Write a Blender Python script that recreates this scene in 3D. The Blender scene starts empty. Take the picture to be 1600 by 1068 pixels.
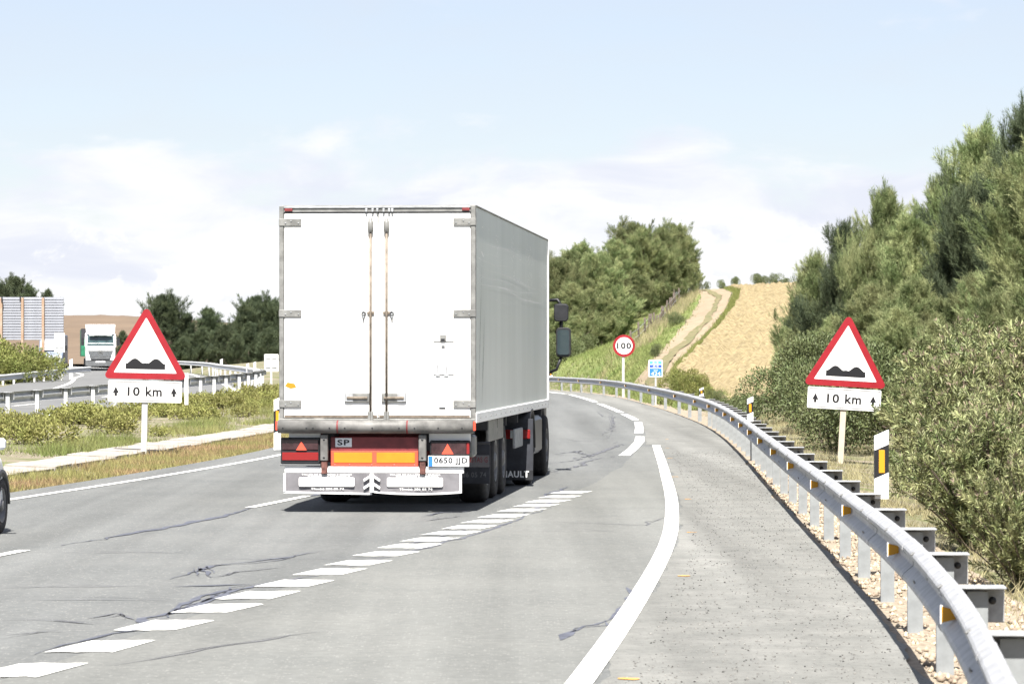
import bpy, math, random
import numpy as np
from mathutils import Vector, Matrix

SC = bpy.context.scene
COL = SC.collection
R = math.radians

# ------------------------------------------------------------------ camera, sky, sun, exposure
F, CX, HY, H = 5090.0, 800.0, 553.0, 2.0        # focal length in photo pixels, horizon row, eye height
cam_d = bpy.data.cameras.new("camera"); cam = bpy.data.objects.new("camera", cam_d); COL.objects.link(cam)
cam_d.sensor_width = 36.0; cam_d.lens = 36.0 * F / 1600.0
cam_d.clip_start = 0.5; cam_d.clip_end = 6000
cam.location = (0, 0, H)
cam.rotation_euler = (R(90) + math.atan((HY - 534.0) / F), 0, 0)
cam_d.dof.use_dof = True; cam_d.dof.focus_distance = 52.0; cam_d.dof.aperture_fstop = 9.0
SC.camera = cam

SUN_EL = R(57)
world = bpy.data.worlds.new("World"); SC.world = world; world.use_nodes = True
nt = world.node_tree; N = nt.nodes; L = nt.links
for n in list(N): N.remove(n)
out = N.new("ShaderNodeOutputWorld"); bg = N.new("ShaderNodeBackground"); L.new(bg.outputs[0], out.inputs[0])
bg.inputs[1].default_value = 0.051
sky = N.new("ShaderNodeTexSky"); sky.sky_type = 'NISHITA'; sky.sun_disc = False
sky.sun_elevation = SUN_EL; sky.sun_rotation = R(180)
sky.air_density = 1.0; sky.dust_density = 0.35; sky.ozone_density = 3.0
tc = N.new("ShaderNodeTexCoord")
sep = N.new("ShaderNodeSeparateXYZ"); L.new(tc.outputs["Generated"], sep.inputs[0])
def wmath(op, a, b=None, c=None, clamp=False):
    m = N.new("ShaderNodeMath"); m.operation = op; m.use_clamp = clamp
    for i, v in enumerate((a, b, c)):
        if v is None: continue
        if isinstance(v, (int, float)): m.inputs[i].default_value = v
        else: L.new(v, m.inputs[i])
    return m.outputs[0]
def wsmooth(v, lo, hi):
    m = N.new("ShaderNodeMapRange"); m.interpolation_type = 'SMOOTHSTEP'
    L.new(v, m.inputs[0]); m.inputs[1].default_value = lo; m.inputs[2].default_value = hi
    return m.outputs[0]
az = wmath('ARCTAN2', sep.outputs[0], sep.outputs[1])
el = wmath('ARCSINE', sep.outputs[2])
def cloud_noise(ka, ke, off, scale, detail, rough, dist=0.0):
    c = N.new("ShaderNodeCombineXYZ")
    L.new(wmath('MULTIPLY_ADD', az, ka, off), c.inputs[0]); L.new(wmath('MULTIPLY_ADD', el, ke, off * .37), c.inputs[1])
    t = N.new("ShaderNodeTexNoise"); t.inputs["Scale"].default_value = scale; t.inputs["Detail"].default_value = detail
    t.inputs["Roughness"].default_value = rough; t.inputs["Distortion"].default_value = dist
    L.new(c.outputs[0], t.inputs["Vector"]); return t.outputs[0]
n1 = cloud_noise(1.0, 2.2, 3.1, 11.0, 9.0, 0.56, .3)
n2 = cloud_noise(1.0, 1.5, 7.7, 34.0, 8.0, 0.6, .2)
n3 = cloud_noise(1.0, 3.0, 1.7, 16.0, 7.0, 0.55, .5)
bias = wmath('MULTIPLY_ADD', wsmooth(el, 0.025, 0.082), -0.44, 0.30)      # a bank low over the land, broken cloud above
cov = wsmooth(wmath('ADD', n1, bias), 0.46, 0.60)
puff = wmath('MULTIPLY', wsmooth(n2, 0.50, 0.62), wsmooth(el, 0.055, 0.01))   # bright heads low in the bank
shade = N.new("ShaderNodeMix"); shade.data_type = 'RGBA'
shade.inputs[6].default_value = (5.35, 5.55, 6.25, 1); shade.inputs[7].default_value = (6.55, 6.6, 6.75, 1)
L.new(wsmooth(wmath('ADD', n3, wmath('MULTIPLY', puff, .55)), 0.34, 0.60), shade.inputs[0])
tint = N.new("ShaderNodeMix"); tint.data_type = 'RGBA'; tint.blend_type = 'MULTIPLY'; tint.inputs[0].default_value = 1
L.new(sky.outputs[0], tint.inputs[6]); tint.inputs[7].default_value = (1, .96, 1.03, 1)
veil = N.new("ShaderNodeMix"); veil.data_type = 'RGBA'                   # thin high haze over the blue
L.new(wmath('MULTIPLY_ADD', n3, 0.25, 0.40), veil.inputs[0]); L.new(tint.outputs[2], veil.inputs[6]); veil.inputs[7].default_value = (5.0, 5.05, 5.3, 1)
cm = N.new("ShaderNodeMix"); cm.data_type = 'RGBA'
L.new(wmath('MULTIPLY', cov, .95), cm.inputs[0])
L.new(veil.outputs[2], cm.inputs[6]); L.new(shade.outputs[2], cm.inputs[7]); L.new(cm.outputs[2], bg.inputs[0])

sun_d = bpy.data.lights.new("sun", 'SUN'); sun_d.energy = 4.9; sun_d.angle = R(0.53); sun_d.color = (1.0, 0.955, 0.89)
sun = bpy.data.objects.new("sun", sun_d); COL.objects.link(sun)
_dir = Vector((0.012, math.cos(SUN_EL), -math.sin(SUN_EL)))               # sun stands behind the camera, shadows fall ahead
sun.rotation_euler = _dir.to_track_quat('-Z', 'Y').to_euler(); sun.location = (0, -20, 40)

vs = SC.view_settings
vs.view_transform = 'Standard'; vs.look = 'None'; vs.gamma = 1.0; vs.use_curve_mapping = False
vs.exposure = 1.62
SC.cycles.max_bounces = 6; SC.cycles.diffuse_bounces = 3; SC.cycles.transparent_max_bounces = 6
SC.cycles.use_adaptive_sampling = True; SC.cycles.adaptive_threshold = 0.02
SC.cycles.use_denoising = True

rng = np.random.default_rng(7); random.seed(7)

# ------------------------------------------------------------------ helpers: materials
def mat(name, col, rough=0.7, var=0.0, scale=6.0, metal=0.0, col2=None, bump=0.0, bscale=60.0, detail=5, spec=0.4,
        mix_lo=.35, mix_hi=.65, coord='Object', transl=0.0, rand=0.0, island=0.0, objrand=0.0, speck=None, stretch=None):
    if transl == 0: col = tuple(c*.89 for c in col); col2 = tuple(c*.89 for c in col2) if col2 else None
    m = bpy.data.materials.new(name); m.use_nodes = True; t = m.node_tree; n = t.nodes; l = t.links
    b = n["Principled BSDF"]; b.inputs["Roughness"].default_value = rough; b.inputs["Metallic"].default_value = metal
    b.inputs["Specular IOR Level"].default_value = spec
    c4 = tuple(col) + (1,)
    b.inputs["Base Color"].default_value = c4
    src = None
    tcn = n.new("ShaderNodeTexCoord"); vec = tcn.outputs[coord]
    if stretch:
        mp = n.new("ShaderNodeMapping"); mp.inputs["Scale"].default_value = stretch; l.new(vec, mp.inputs[0]); vec = mp.outputs[0]
    if var > 0 or col2:
        ns = n.new("ShaderNodeTexNoise"); ns.inputs["Scale"].default_value = scale; ns.inputs["Detail"].default_value = detail
        ns.inputs["Roughness"].default_value = .62; l.new(vec, ns.inputs["Vector"])
        mr = n.new("ShaderNodeMapRange"); mr.inputs[1].default_value = mix_lo; mr.inputs[2].default_value = mix_hi; l.new(ns.outputs[0], mr.inputs[0])
        mx = n.new("ShaderNodeMix"); mx.data_type = 'RGBA'; l.new(mr.outputs[0], mx.inputs[0])
        c2 = col2 if col2 else tuple(min(1, c * (1 + var)) for c in col)
        c1 = col if col2 else tuple(c * (1 - var) for c in col)
        mx.inputs[6].default_value = tuple(c1) + (1,); mx.inputs[7].default_value = tuple(c2) + (1,)
        src = mx.outputs[2]
    if speck:                                                   # (scale, threshold, colour): sparse grains
        vo = n.new("ShaderNodeTexVoronoi"); vo.inputs["Scale"].default_value = speck[0]; l.new(vec, vo.inputs["Vector"])
        sp = n.new("ShaderNodeSeparateColor"); l.new(vo.outputs["Color"], sp.inputs[0])
        lt = n.new("ShaderNodeMath"); lt.operation = 'LESS_THAN'; lt.inputs[1].default_value = speck[1]; l.new(sp.outputs[0], lt.inputs[0])
        dl = n.new("ShaderNodeMath"); dl.operation = 'LESS_THAN'; dl.inputs[1].default_value = 0.42; l.new(vo.outputs["Distance"], dl.inputs[0])
        ml = n.new("ShaderNodeMath"); ml.operation = 'MULTIPLY'; l.new(lt.outputs[0], ml.inputs[0]); l.new(dl.outputs[0], ml.inputs[1])
        mx2 = n.new("ShaderNodeMix"); mx2.data_type = 'RGBA'; l.new(ml.outputs[0], mx2.inputs[0])
        if src: l.new(src, mx2.inputs[6])
        else: mx2.inputs[6].default_value = c4
        mx2.inputs[7].default_value = tuple(speck[2]) + (1,); src = mx2.outputs[2]
    def vary(src, sock, amt, hue=0.0):
        hs = n.new("ShaderNodeHueSaturation")
        mr = n.new("ShaderNodeMapRange"); mr.inputs[3].default_value = 1 - amt; mr.inputs[4].default_value = 1 + amt; l.new(sock, mr.inputs[0])
        l.new(mr.outputs[0], hs.inputs["Value"])
        if hue:
            mh = n.new("ShaderNodeMapRange"); mh.inputs[3].default_value = .5 - hue; mh.inputs[4].default_value = .5 + hue; l.new(sock, mh.inputs[0]); l.new(mh.outputs[0], hs.inputs["Hue"])
        if src: l.new(src, hs.inputs["Color"])
        else: hs.inputs["Color"].default_value = c4
        return hs.outputs[0]
    if island > 0:
        g = n.new("ShaderNodeNewGeometry"); src = vary(src, g.outputs["Random Per Island"], island, .012)
    if objrand > 0:
        o = n.new("ShaderNodeObjectInfo"); src = vary(src, o.outputs["Random"], objrand, .008)
    if src: l.new(src, b.inputs["Base Color"])
    if bump > 0:
        nb = n.new("ShaderNodeTexNoise"); nb.inputs["Scale"].default_value = bscale; nb.inputs["Detail"].default_value = 4; l.new(vec, nb.inputs["Vector"])
        bp = n.new("ShaderNodeBump"); bp.inputs["Strength"].default_value = bump; bp.inputs["Distance"].default_value = .02
        l.new(nb.outputs[0], bp.inputs["Height"]); l.new(bp.outputs[0], b.inputs["Normal"])
    if transl > 0:
        tr = n.new("ShaderNodeBsdfTranslucent"); ms = n.new("ShaderNodeMixShader"); ms.inputs[0].default_value = transl
        if src: l.new(src, tr.inputs[0])
        else: tr.inputs[0].default_value = c4
        o = n["Material Output"]; l.new(b.outputs[0], ms.inputs[1]); l.new(tr.outputs[0], ms.inputs[2]); l.new(ms.outputs[0], o.inputs[0])
    return m

# ------------------------------------------------------------------ helpers: meshes and objects
def raw_mesh(name, V, faces, smooth=False):
    """numpy vertices (n,3) and faces (m,k) -> mesh"""
    V = np.asarray(V, dtype=np.float32); faces = np.asarray(faces, dtype=np.int32); k = faces.shape[1]
    me = bpy.data.meshes.new(name)
    me.vertices.add(len(V)); me.vertices.foreach_set("co", V.ravel())
    me.loops.add(faces.size); me.loops.foreach_set("vertex_index", faces.ravel())
    me.polygons.add(len(faces)); me.polygons.foreach_set("loop_start", np.arange(0, faces.size, k, dtype=np.int32))
    if smooth: me.polygons.foreach_set("use_smooth", np.ones(len(faces), dtype=bool))
    me.update(calc_edges=True); me.validate(); return me

class MB:
    """collects boxes, bars, tubes, lathes and prisms; build() links them as one mesh object"""
    def __init__(s): s.v = []; s.f = []; s.sm = []
    def _add(s, vs, fs, smooth=False):
        o = len(s.v); s.v += [tuple(p) for p in vs]; s.f += [tuple(i + o for i in f) for f in fs]; s.sm += [smooth] * len(fs); return s
    def box(s, x0, x1, y0, y1, z0, z1, ch=0.0, M=None):
        if ch <= 0:
            vs = [(x, y, z) for z in (z0, z1) for y in (y0, y1) for x in (x0, x1)]
            fs = [(0, 2, 3, 1), (4, 5, 7, 6), (0, 1, 5, 4), (2, 6, 7, 3), (0, 4, 6, 2), (1, 3, 7, 5)]
        else:                                                   # chamfered edges
            ch = min(ch, .45 * min(x1 - x0, y1 - y0, z1 - z0)); vs = []; idx = {}
            for zi, z in enumerate((z0, z1)):
                for yi, y in enumerate((y0, y1)):
                    for xi, x in enumerate((x0, x1)):
                        sx, sy, sz = (ch if xi == 0 else -ch), (ch if yi == 0 else -ch), (ch if zi == 0 else -ch)
                        idx[xi, yi, zi] = len(vs); vs += [(x, y + sy, z + sz), (x + sx, y, z + sz), (x + sx, y + sy, z)]
            I = lambda a, b, c, k: idx[a, b, c] + k
            fs = [(I(0,0,0,0), I(0,0,1,0), I(0,1,1,0), I(0,1,0,0)), (I(1,0,0,0), I(1,1,0,0), I(1,1,1,0), I(1,0,1,0)),
                  (I(0,0,0,1), I(1,0,0,1), I(1,0,1,1), I(0,0,1,1)), (I(0,1,0,1), I(0,1,1,1), I(1,1,1,1), I(1,1,0,1)),
                  (I(0,0,0,2), I(0,1,0,2), I(1,1,0,2), I(1,0,0,2)), (I(0,0,1,2), I(1,0,1,2), I(1,1,1,2), I(0,1,1,2))]
            for a in (0, 1):
                for b in (0, 1):
                    fs += [(I(a,b,0,0), I(a,b,0,1), I(a,b,1,1), I(a,b,1,0)), (I(a,0,b,0), I(a,1,b,0), I(a,1,b,2), I(a,0,b,2)), (I(0,a,b,1), I(0,a,b,2), I(1,a,b,2), I(1,a,b,1))]
                    for c in (0, 1): fs.append((I(a,b,c,0), I(a,b,c,1), I(a,b,c,2)))
        if M is not None: vs = [M @ Vector(p) for p in vs]
        return s._add(vs, fs)
    def tube(s, pts, r, n=10, caps=True):
        pts = [Vector(p) for p in pts]; rs = r if isinstance(r, (list, tuple)) else [r] * len(pts); vs = []; fs = []
        for i, p in enumerate(pts):
            d = (pts[min(i + 1, len(pts) - 1)] - pts[max(i - 1, 0)]).normalized()
            a = d.orthogonal().normalized() if i == 0 else (a - d * a.dot(d)).normalized()
            b = d.cross(a)
            vs += [p + (a * math.cos(t) + b * math.sin(t)) * rs[i] for t in (2 * math.pi * k / n for k in range(n))]
        for i in range(len(pts) - 1):
            for k in range(n): fs.append((i*n+k, i*n+(k+1) % n, (i+1)*n+(k+1) % n, (i+1)*n+k))
        s._add(vs, fs, True)
        if caps:
            o = len(s.v) - len(vs); s.f += [tuple(o + k for k in range(n))[::-1], tuple(o + (len(pts)-1)*n + k for k in range(n))]; s.sm += [False] * 2
        return s
    def prism(s, poly, h0, h1, axis='y', M=None):
        """poly: (u,v) outline; axis y -> u=x, v=z, thickness along y; axis x -> u=y, v=z; axis z -> u=x, v=y"""
        k = len(poly)
        mk = {'y': lambda u, v, h: (u, h, v), 'x': lambda u, v, h: (h, u, v), 'z': lambda u, v, h: (u, v, h)}[axis]
        vs = [mk(u, v, h0) for u, v in poly] + [mk(u, v, h1) for u, v in poly]
        if M is not None: vs = [M @ Vector(p) for p in vs]
        fs = [tuple(range(k)), tuple(range(2*k-1, k-1, -1))] + [(i, i + k, (i+1) % k + k, (i+1) % k) for i in range(k)]
        return s._add(vs, fs)
    def lathe(s, prof, n=24, axis='x', at=(0, 0, 0), smooth=True):
        """prof: (h, r) along the axis"""
        vs = []; fs = []; m = len(prof)
        for h, r in prof:
            for k in range(n):
                t = 2 * math.pi * k / n; c, q = r * math.cos(t), r * math.sin(t)
                p = {'x': (h, c, q), 'y': (c, h, q), 'z': (c, q, h)}[axis]; vs.append((p[0]+at[0], p[1]+at[1], p[2]+at[2]))
        for i in range(m - 1):
            for k in range(n): fs.append((i*n+k, i*n+(k+1) % n, (i+1)*n+(k+1) % n, (i+1)*n+k))
        return s._add(vs, fs, smooth)
    def loft(s, rings, closed=True, smooth=True, caps=True):
        n = len(rings[0]); vs = [p for r in rings for p in r]; fs = []
        for i in range(len(rings) - 1):
            for k in range(n if closed else n - 1): fs.append((i*n+k, i*n+(k+1) % n, (i+1)*n+(k+1) % n, (i+1)*n+k))
        s._add(vs, fs, smooth)
        if caps:
            o = len(s.v) - len(vs); s.f += [tuple(o + k for k in range(n))[::-1], tuple(o + (len(rings)-1)*n + k for k in range(n))]; s.sm += [False] * 2
        return s
    def mesh(s, name):
        me = bpy.data.meshes.new(name); me.from_pydata([tuple(p) for p in s.v], [], s.f); me.update()
        me.polygons.foreach_set("use_smooth", s.sm)
        import bmesh
        b = bmesh.new(); b.from_mesh(me); bmesh.ops.recalc_face_normals(b, faces=b.faces); b.to_mesh(me); b.free()
        return me
    def build(s, name, m, parent=None, loc=(0, 0, 0), rot=(0, 0, 0)):
        return link(name, s.mesh(name), m, parent, loc, rot)

def link(name, me, m, parent=None, loc=(0, 0, 0), rot=(0, 0, 0), scale=None):
    o = bpy.data.objects.new(name, me); COL.objects.link(o)
    if me is not None and m is not None and not len(me.materials): me.materials.append(m)
    if parent is not None: o.parent = parent
    o.location = loc; o.rotation_euler = rot
    if scale: o.scale = scale
    return o
def tag(o, label=None, cat=None, group=None, kind=None):
    if label: o["label"] = label
    if cat: o["category"] = cat
    if group: o["group"] = group
    if kind: o["kind"] = kind
    return o
def thing(name, label, cat, loc=(0, 0, 0), rz=0.0, group=None, rot=None, scale=None):
    o = bpy.data.objects.new(name, None); COL.objects.link(o); o.empty_display_size = .2
    o.location = loc; o.rotation_euler = rot or (0, 0, rz)
    if scale: o.scale = scale
    return tag(o, label, cat, group)
def copy_tree(o, parent=None):
    c = o.copy(); COL.objects.link(c); c.parent = parent
    for ch in list(KIDS.get(o.name, [])): copy_tree(ch, c)
    return c
KIDS = {}
def note_kids(root):                                            # remember a finished thing's parts for copying
    def walk(o):
        KIDS[o.name] = [k for k in bpy.data.objects if k.parent == o]
        for k in KIDS[o.name]: walk(k)
    walk(root)

_txt = {}
def text_mesh(s, w=None, h=None, bold=0.0, thick=0.002, key=None):
    """flat lettering, centred, in the x-z plane facing -y; scaled to width w and/or height h"""
    k = (s, w, h, bold, thick)
    if k in _txt: return _txt[k]
    cu = bpy.data.curves.new("lettering", 'FONT'); cu.body = s; cu.size = 1; cu.offset = bold; cu.extrude = 0.0; cu.resolution_u = 3; cu.space_character = 1 + bold*4
    o = bpy.data.objects.new("lettering_tmp", cu); COL.objects.link(o)
    dg = bpy.context.evaluated_depsgraph_get(); me = bpy.data.meshes.new_from_object(o.evaluated_get(dg))
    bpy.data.objects.remove(o)
    me.materials.clear()
    n = len(me.vertices); co = np.empty(n * 3, np.float32); me.vertices.foreach_get("co", co); co = co.reshape(-1, 3)
    lo, hi = co.min(0), co.max(0); c = (lo + hi) / 2; sz = hi - lo
    sx = w / sz[0] if w else h / sz[1]; sy = h / sz[1] if h else sx
    p = np.zeros_like(co); p[:, 0] = (co[:, 0] - c[0]) * sx; p[:, 2] = (co[:, 1] - c[1]) * sy
    me.vertices.foreach_set("co", p.ravel()); me.update(); _txt[k] = me; return me
def letters(name, s, m, parent, loc, w=None, h=None, bold=0.0, rot=(0, 0, 0)):
    return link(name, text_mesh(s, w, h, bold).copy(), m, parent, loc, rot)
def rounded(poly, r, n=5):
    out = []; k = len(poly)
    for i in range(k):
        p0, p1, p2 = (Vector(poly[(i + j - 1) % k]) for j in range(3))
        a, b = (p0 - p1).normalized(), (p2 - p1).normalized(); ang = a.angle(b); d = r / math.tan(ang / 2)
        c = p1 + (a + b).normalized() * (r / math.sin(ang / 2)); s, e = p1 + a * d - c, p1 + b * d - c
        t0 = math.atan2(s.y, s.x); dt = (math.atan2(e.y, e.x) - t0 + math.pi) % (2 * math.pi) - math.pi
        out += [(c.x + r * math.cos(t0 + dt * j / n), c.y + r * math.sin(t0 + dt * j / n)) for j in range(n + 1)]
    return out
def rect(x0, x1, z0, z1): return [(x0, z0), (x1, z0), (x1, z1), (x0, z1)]

# ------------------------------------------------------------------ materials
M = {}
M['asphalt'] = mat('asphalt', (.112, .117, .116), .9, col2=(.137, .141, .138), scale=.55, detail=10, bump=.35, bscale=70, mix_lo=.3, mix_hi=.7, spec=.25, speck=(38, .10, (.2, .2, .19)))
def road_wear(m, amt=.10):
    t = m.node_tree; n = t.nodes; l = t.links; b = n["Principled BSDF"]; old = b.inputs["Base Color"].links[0].from_socket
    tcn = n.new("ShaderNodeTexCoord"); mp = n.new("ShaderNodeMapping"); mp.inputs["Scale"].default_value = (1.3, .035, 1); mp.inputs["Rotation"].default_value = (0, 0, R(6)); l.new(tcn.outputs["Object"], mp.inputs[0])
    a = n.new("ShaderNodeTexNoise"); a.inputs["Scale"].default_value = 1.0; a.inputs["Detail"].default_value = 5; l.new(mp.outputs[0], a.inputs[0])
    f = n.new("ShaderNodeTexNoise"); f.inputs["Scale"].default_value = 9; f.inputs["Detail"].default_value = 9; f.inputs["Roughness"].default_value = .75; l.new(tcn.outputs["Object"], f.inputs[0])
    ad = n.new("ShaderNodeMath"); ad.operation = 'ADD'; l.new(a.outputs[0], ad.inputs[0]); l.new(f.outputs[0], ad.inputs[1])
    mr = n.new("ShaderNodeMapRange"); mr.inputs[1].default_value = .75; mr.inputs[2].default_value = 1.25; mr.inputs[3].default_value = 1 - amt; mr.inputs[4].default_value = 1 + amt; l.new(ad.outputs[0], mr.inputs[0])
    hs = n.new("ShaderNodeHueSaturation"); l.new(old, hs.inputs["Color"]); l.new(mr.outputs[0], hs.inputs["Value"]); l.new(hs.outputs[0], b.inputs["Base Color"])
road_wear(M['asphalt'], .24)
M['merge'] = mat('pale_asphalt', (.130, .134, .128), .9, col2=(.160, .163, .154), scale=.55, detail=10, bump=.35, bscale=70, mix_lo=.3, mix_hi=.7, spec=.25, speck=(38, .10, (.2, .2, .19)))
road_wear(M['merge'], .22)
M['shoulder'] = mat('shoulder_asphalt', (.145, .147, .138), .92, col2=(.19, .19, .178), scale=1.4, detail=12, bump=.5, bscale=60, spec=.25, speck=(46, .09, (.085, .085, .082)))
road_wear(M['shoulder'], .26)
M['opp'] = mat('worn_asphalt', (.12, .122, .122), .9, col2=(.15, .152, .15), scale=.5, detail=8, spec=.3)
M['paint'] = mat('road_paint', (.78, .78, .75), .7, col2=(.42, .42, .40), scale=4.5, detail=11, mix_lo=.50, mix_hi=.74)
M['seal'] = mat('bitumen_seal', (.080, .085, .106), .6, var=.3, scale=5)
M['seal2'] = mat('faint_bitumen_seal', (.098, .10, .11), .7, var=.2, scale=5)
M['orange_tick'] = mat('orange_paint', (.55, .30, .08), .8, var=.3, scale=20)
M['gravel'] = mat('gravel_verge', (.20, .16, .115), .95, col2=(.33, .28, .215), scale=14, detail=8, bump=.9, bscale=34)
M['soil'] = mat('verge_soil', (.21, .175, .135), .95, col2=(.10, .115, .035), scale=.8, detail=9, bump=.8, bscale=9)
M['meadow'] = mat('meadow_grass', (.12, .17, .04), .95, col2=(.20, .215, .08), scale=.55, detail=10, bump=.8, bscale=9)
M['track'] = mat('dirt_track', (.22, .17, .112), .95, col2=(.30, .24, .165), scale=1.2, detail=9, bump=.6, bscale=8)
M['tgrass'] = mat('track_grass', (.105, .115, .045), .95, col2=(.19, .155, .085), scale=1.1, detail=9, bump=.8, bscale=8)
M['field'] = mat('ploughed_soil', (.145, .112, .056), .95, col2=(.30, .242, .132), scale=3.2, detail=10, bump=.8, bscale=6)
M['bank'] = mat('bare_earth_bank', (.118, .084, .056), .95, col2=(.15, .108, .072), scale=.16, detail=8, bump=.5, bscale=3)
M['concrete'] = mat('pale_concrete', (.38, .355, .32), .9, col2=(.24, .21, .18), scale=2.4, detail=8, bump=.5, bscale=20)
M['galv'] = mat('galvanised_steel', (.34, .345, .355), .5, var=.2, scale=7, metal=.12, detail=7)
M['galv_dark'] = mat('weathered_galvanised', (.31, .32, .33), .6, var=.25, scale=9, metal=.12, detail=7)
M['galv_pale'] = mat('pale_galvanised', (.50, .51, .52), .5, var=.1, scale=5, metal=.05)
M['galv_post'] = mat('galvanised_post', (.25, .265, .27), .55, var=.14, scale=7, metal=.1)
M['bolt'] = mat('bolt_zinc', (.30, .30, .29), .5, metal=.6)
M['yellow'] = mat('amber_reflector', (.56, .27, .015), .35)
M['white'] = mat('white_paint', (.80, .80, .79), .5, var=.04, scale=2)
M['signwhite'] = mat('sign_white', (.80, .80, .79), .38)
M['signred'] = mat('sign_red', (.265, .014, .021), .38, var=.12, scale=3)
M['black'] = mat('sign_black', (.012, .012, .014), .45)
M['signback'] = mat('sign_back_grey', (.42, .43, .44), .5, metal=.3, var=.06, scale=4)
M['post'] = mat('sign_post_grey', (.50, .50, .48), .5, metal=.25, var=.1, scale=6)
M['postbeige'] = mat('sign_post_beige', (.46, .41, .33), .6, var=.12, scale=5)
M['blue'] = mat('sign_blue', (.03, .17, .62), .4)
M['bluedk'] = mat('sign_blue_dark', (.03, .08, .45), .4)
M['green'] = mat('sign_green', (.10, .50, .36), .4)
# lorry
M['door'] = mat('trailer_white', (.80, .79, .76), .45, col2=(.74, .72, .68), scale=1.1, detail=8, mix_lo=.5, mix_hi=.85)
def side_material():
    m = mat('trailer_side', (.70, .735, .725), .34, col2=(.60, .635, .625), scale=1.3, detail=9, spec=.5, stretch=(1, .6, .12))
    t = m.node_tree; n = t.nodes; l = t.links; b = n["Principled BSDF"]
    tcn = n.new("ShaderNodeTexCoord"); mp = n.new("ShaderNodeMapping"); mp.inputs["Scale"].default_value = (1, .16, 1.7); mp.inputs["Location"].default_value = (0, .3, .35)
    l.new(tcn.outputs["Object"], mp.inputs[0])
    wv = n.new("ShaderNodeTexNoise"); wv.inputs["Scale"].default_value = 2.6; wv.inputs["Detail"].default_value = 3; wv.inputs["Distortion"].default_value = .6; l.new(mp.outputs[0], wv.inputs[0])
    # thin scratches: iso-lines of a stretched noise, only high on the wall
    a = n.new("ShaderNodeMath"); a.operation = 'MULTIPLY'; a.inputs[1].default_value = 9; l.new(wv.outputs[0], a.inputs[0])
    fr = n.new("ShaderNodeMath"); fr.operation = 'FRACT'; l.new(a.outputs[0], fr.inputs[0])
    lt = n.new("ShaderNodeMath"); lt.operation = 'LESS_THAN'; lt.inputs[1].default_value = .07; l.new(fr.outputs[0], lt.inputs[0])
    sp = n.new("ShaderNodeSeparateXYZ"); l.new(tcn.outputs["Object"], sp.inputs[0])
    up = n.new("ShaderNodeMapRange"); up.inputs[1].default_value = 2.75; up.inputs[2].default_value = 2.95; l.new(sp.outputs[2], up.inputs[0])
    dn = n.new("ShaderNodeMapRange"); dn.inputs[1].default_value = 3.75; dn.inputs[2].default_value = 3.6; l.new(sp.outputs[2], dn.inputs[0])
    br = n.new("ShaderNodeTexNoise"); br.inputs["Scale"].default_value = 1.1; l.new(tcn.outputs["Object"], br.inputs[0])
    bt = n.new("ShaderNodeMapRange"); bt.inputs[1].default_value = .47; bt.inputs[2].default_value = .53; l.new(br.outputs[0], bt.inputs[0])
    s = lt.outputs[0]
    for q in (up, dn, bt):
        mu = n.new("ShaderNodeMath"); mu.operation = 'MULTIPLY'; l.new(s, mu.inputs[0]); l.new(q.outputs[0], mu.inputs[1]); s = mu.outputs[0]
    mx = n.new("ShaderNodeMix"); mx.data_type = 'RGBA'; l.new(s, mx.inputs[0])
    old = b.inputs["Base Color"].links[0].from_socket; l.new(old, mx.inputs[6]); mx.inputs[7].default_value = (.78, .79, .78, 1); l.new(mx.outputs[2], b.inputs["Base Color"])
    return m
M['side'] = side_material()
M['alu'] = mat('dull_aluminium', (.21, .21, .20), .5, var=.25, scale=8, metal=.2)
M['rod'] = mat('rusty_rod', (.17, .14, .11), .6, var=.35, scale=14, metal=.2)
M['tubegrey'] = mat('bumper_grey', (.15, .147, .14), .6, var=.35, scale=5, metal=.2)
M['dark'] = mat('black_plastic', (.018, .019, .022), .5, var=.3, scale=6)
M['chassis'] = mat('chassis_paint', (.035, .036, .042), .65, var=.4, scale=4)
M['redpanel'] = mat('dull_red_panel', (.17, .028, .03), .5, var=.25, scale=5)
M['redlens'] = mat('red_lens', (.22, .012, .012), .2, spec=.6)
M['redfluo'] = mat('red_reflective', (.75, .09, .05), .4)
M['orange'] = mat('orange_reflective', (.66, .21, .015), .4, var=.06, scale=6)
M['darklens'] = mat('smoked_lens', (.04, .018, .02), .18, spec=.6, var=.4, scale=8)
M['flap'] = mat('mudflap_grey', (.16, .155, .165), .75, var=.16, scale=5)
M['flapdark'] = mat('mudflap_dark', (.03, .033, .042), .7, var=.3, scale=5)
M['plate'] = mat('number_plate', (.72, .73, .74), .4)
M['palered'] = mat('faded_red_print', (.85, .42, .36), .7)
M['rust'] = mat('rusty_bracket', (.13, .055, .045), .8, var=.5, scale=14)
M['tyre'] = mat('tyre_rubber', (.022, .022, .024), .85, var=.35, scale=9, bump=.4, bscale=40)
M['rim'] = mat('steel_rim', (.16, .16, .165), .5, metal=.4, var=.35, scale=9)
M['cabblue'] = mat('dark_blue_cab', (.012, .022, .05), .35, spec=.5)
M['glass'] = mat('dark_glass', (.03, .045, .05), .06, spec=.8)
M['windscreen'] = mat('windscreen_glass', (.04, .07, .072), .08, spec=.8, var=.5, scale=1.5)
M['cabwhite'] = mat('white_cab_paint', (.78, .79, .79), .35, var=.05, scale=2)
M['cabgrey'] = mat('grey_bumper', (.11, .115, .12), .5, var=.2, scale=4)
M['tarpgreen'] = mat('green_tarpaulin', (.02, .17, .09), .6, var=.25, scale=2)
M['carwhite'] = mat('white_car_paint', (.80, .81, .82), .3, spec=.5)
M['amberlens'] = mat('amber_lens', (.8, .30, .03), .25)
M['lens'] = mat('clear_lens', (.6, .62, .62), .12, spec=.7)
M['slat'] = mat('billboard_slat', (.19, .20, .225), .45, var=.08, scale=2, metal=.35)
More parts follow.
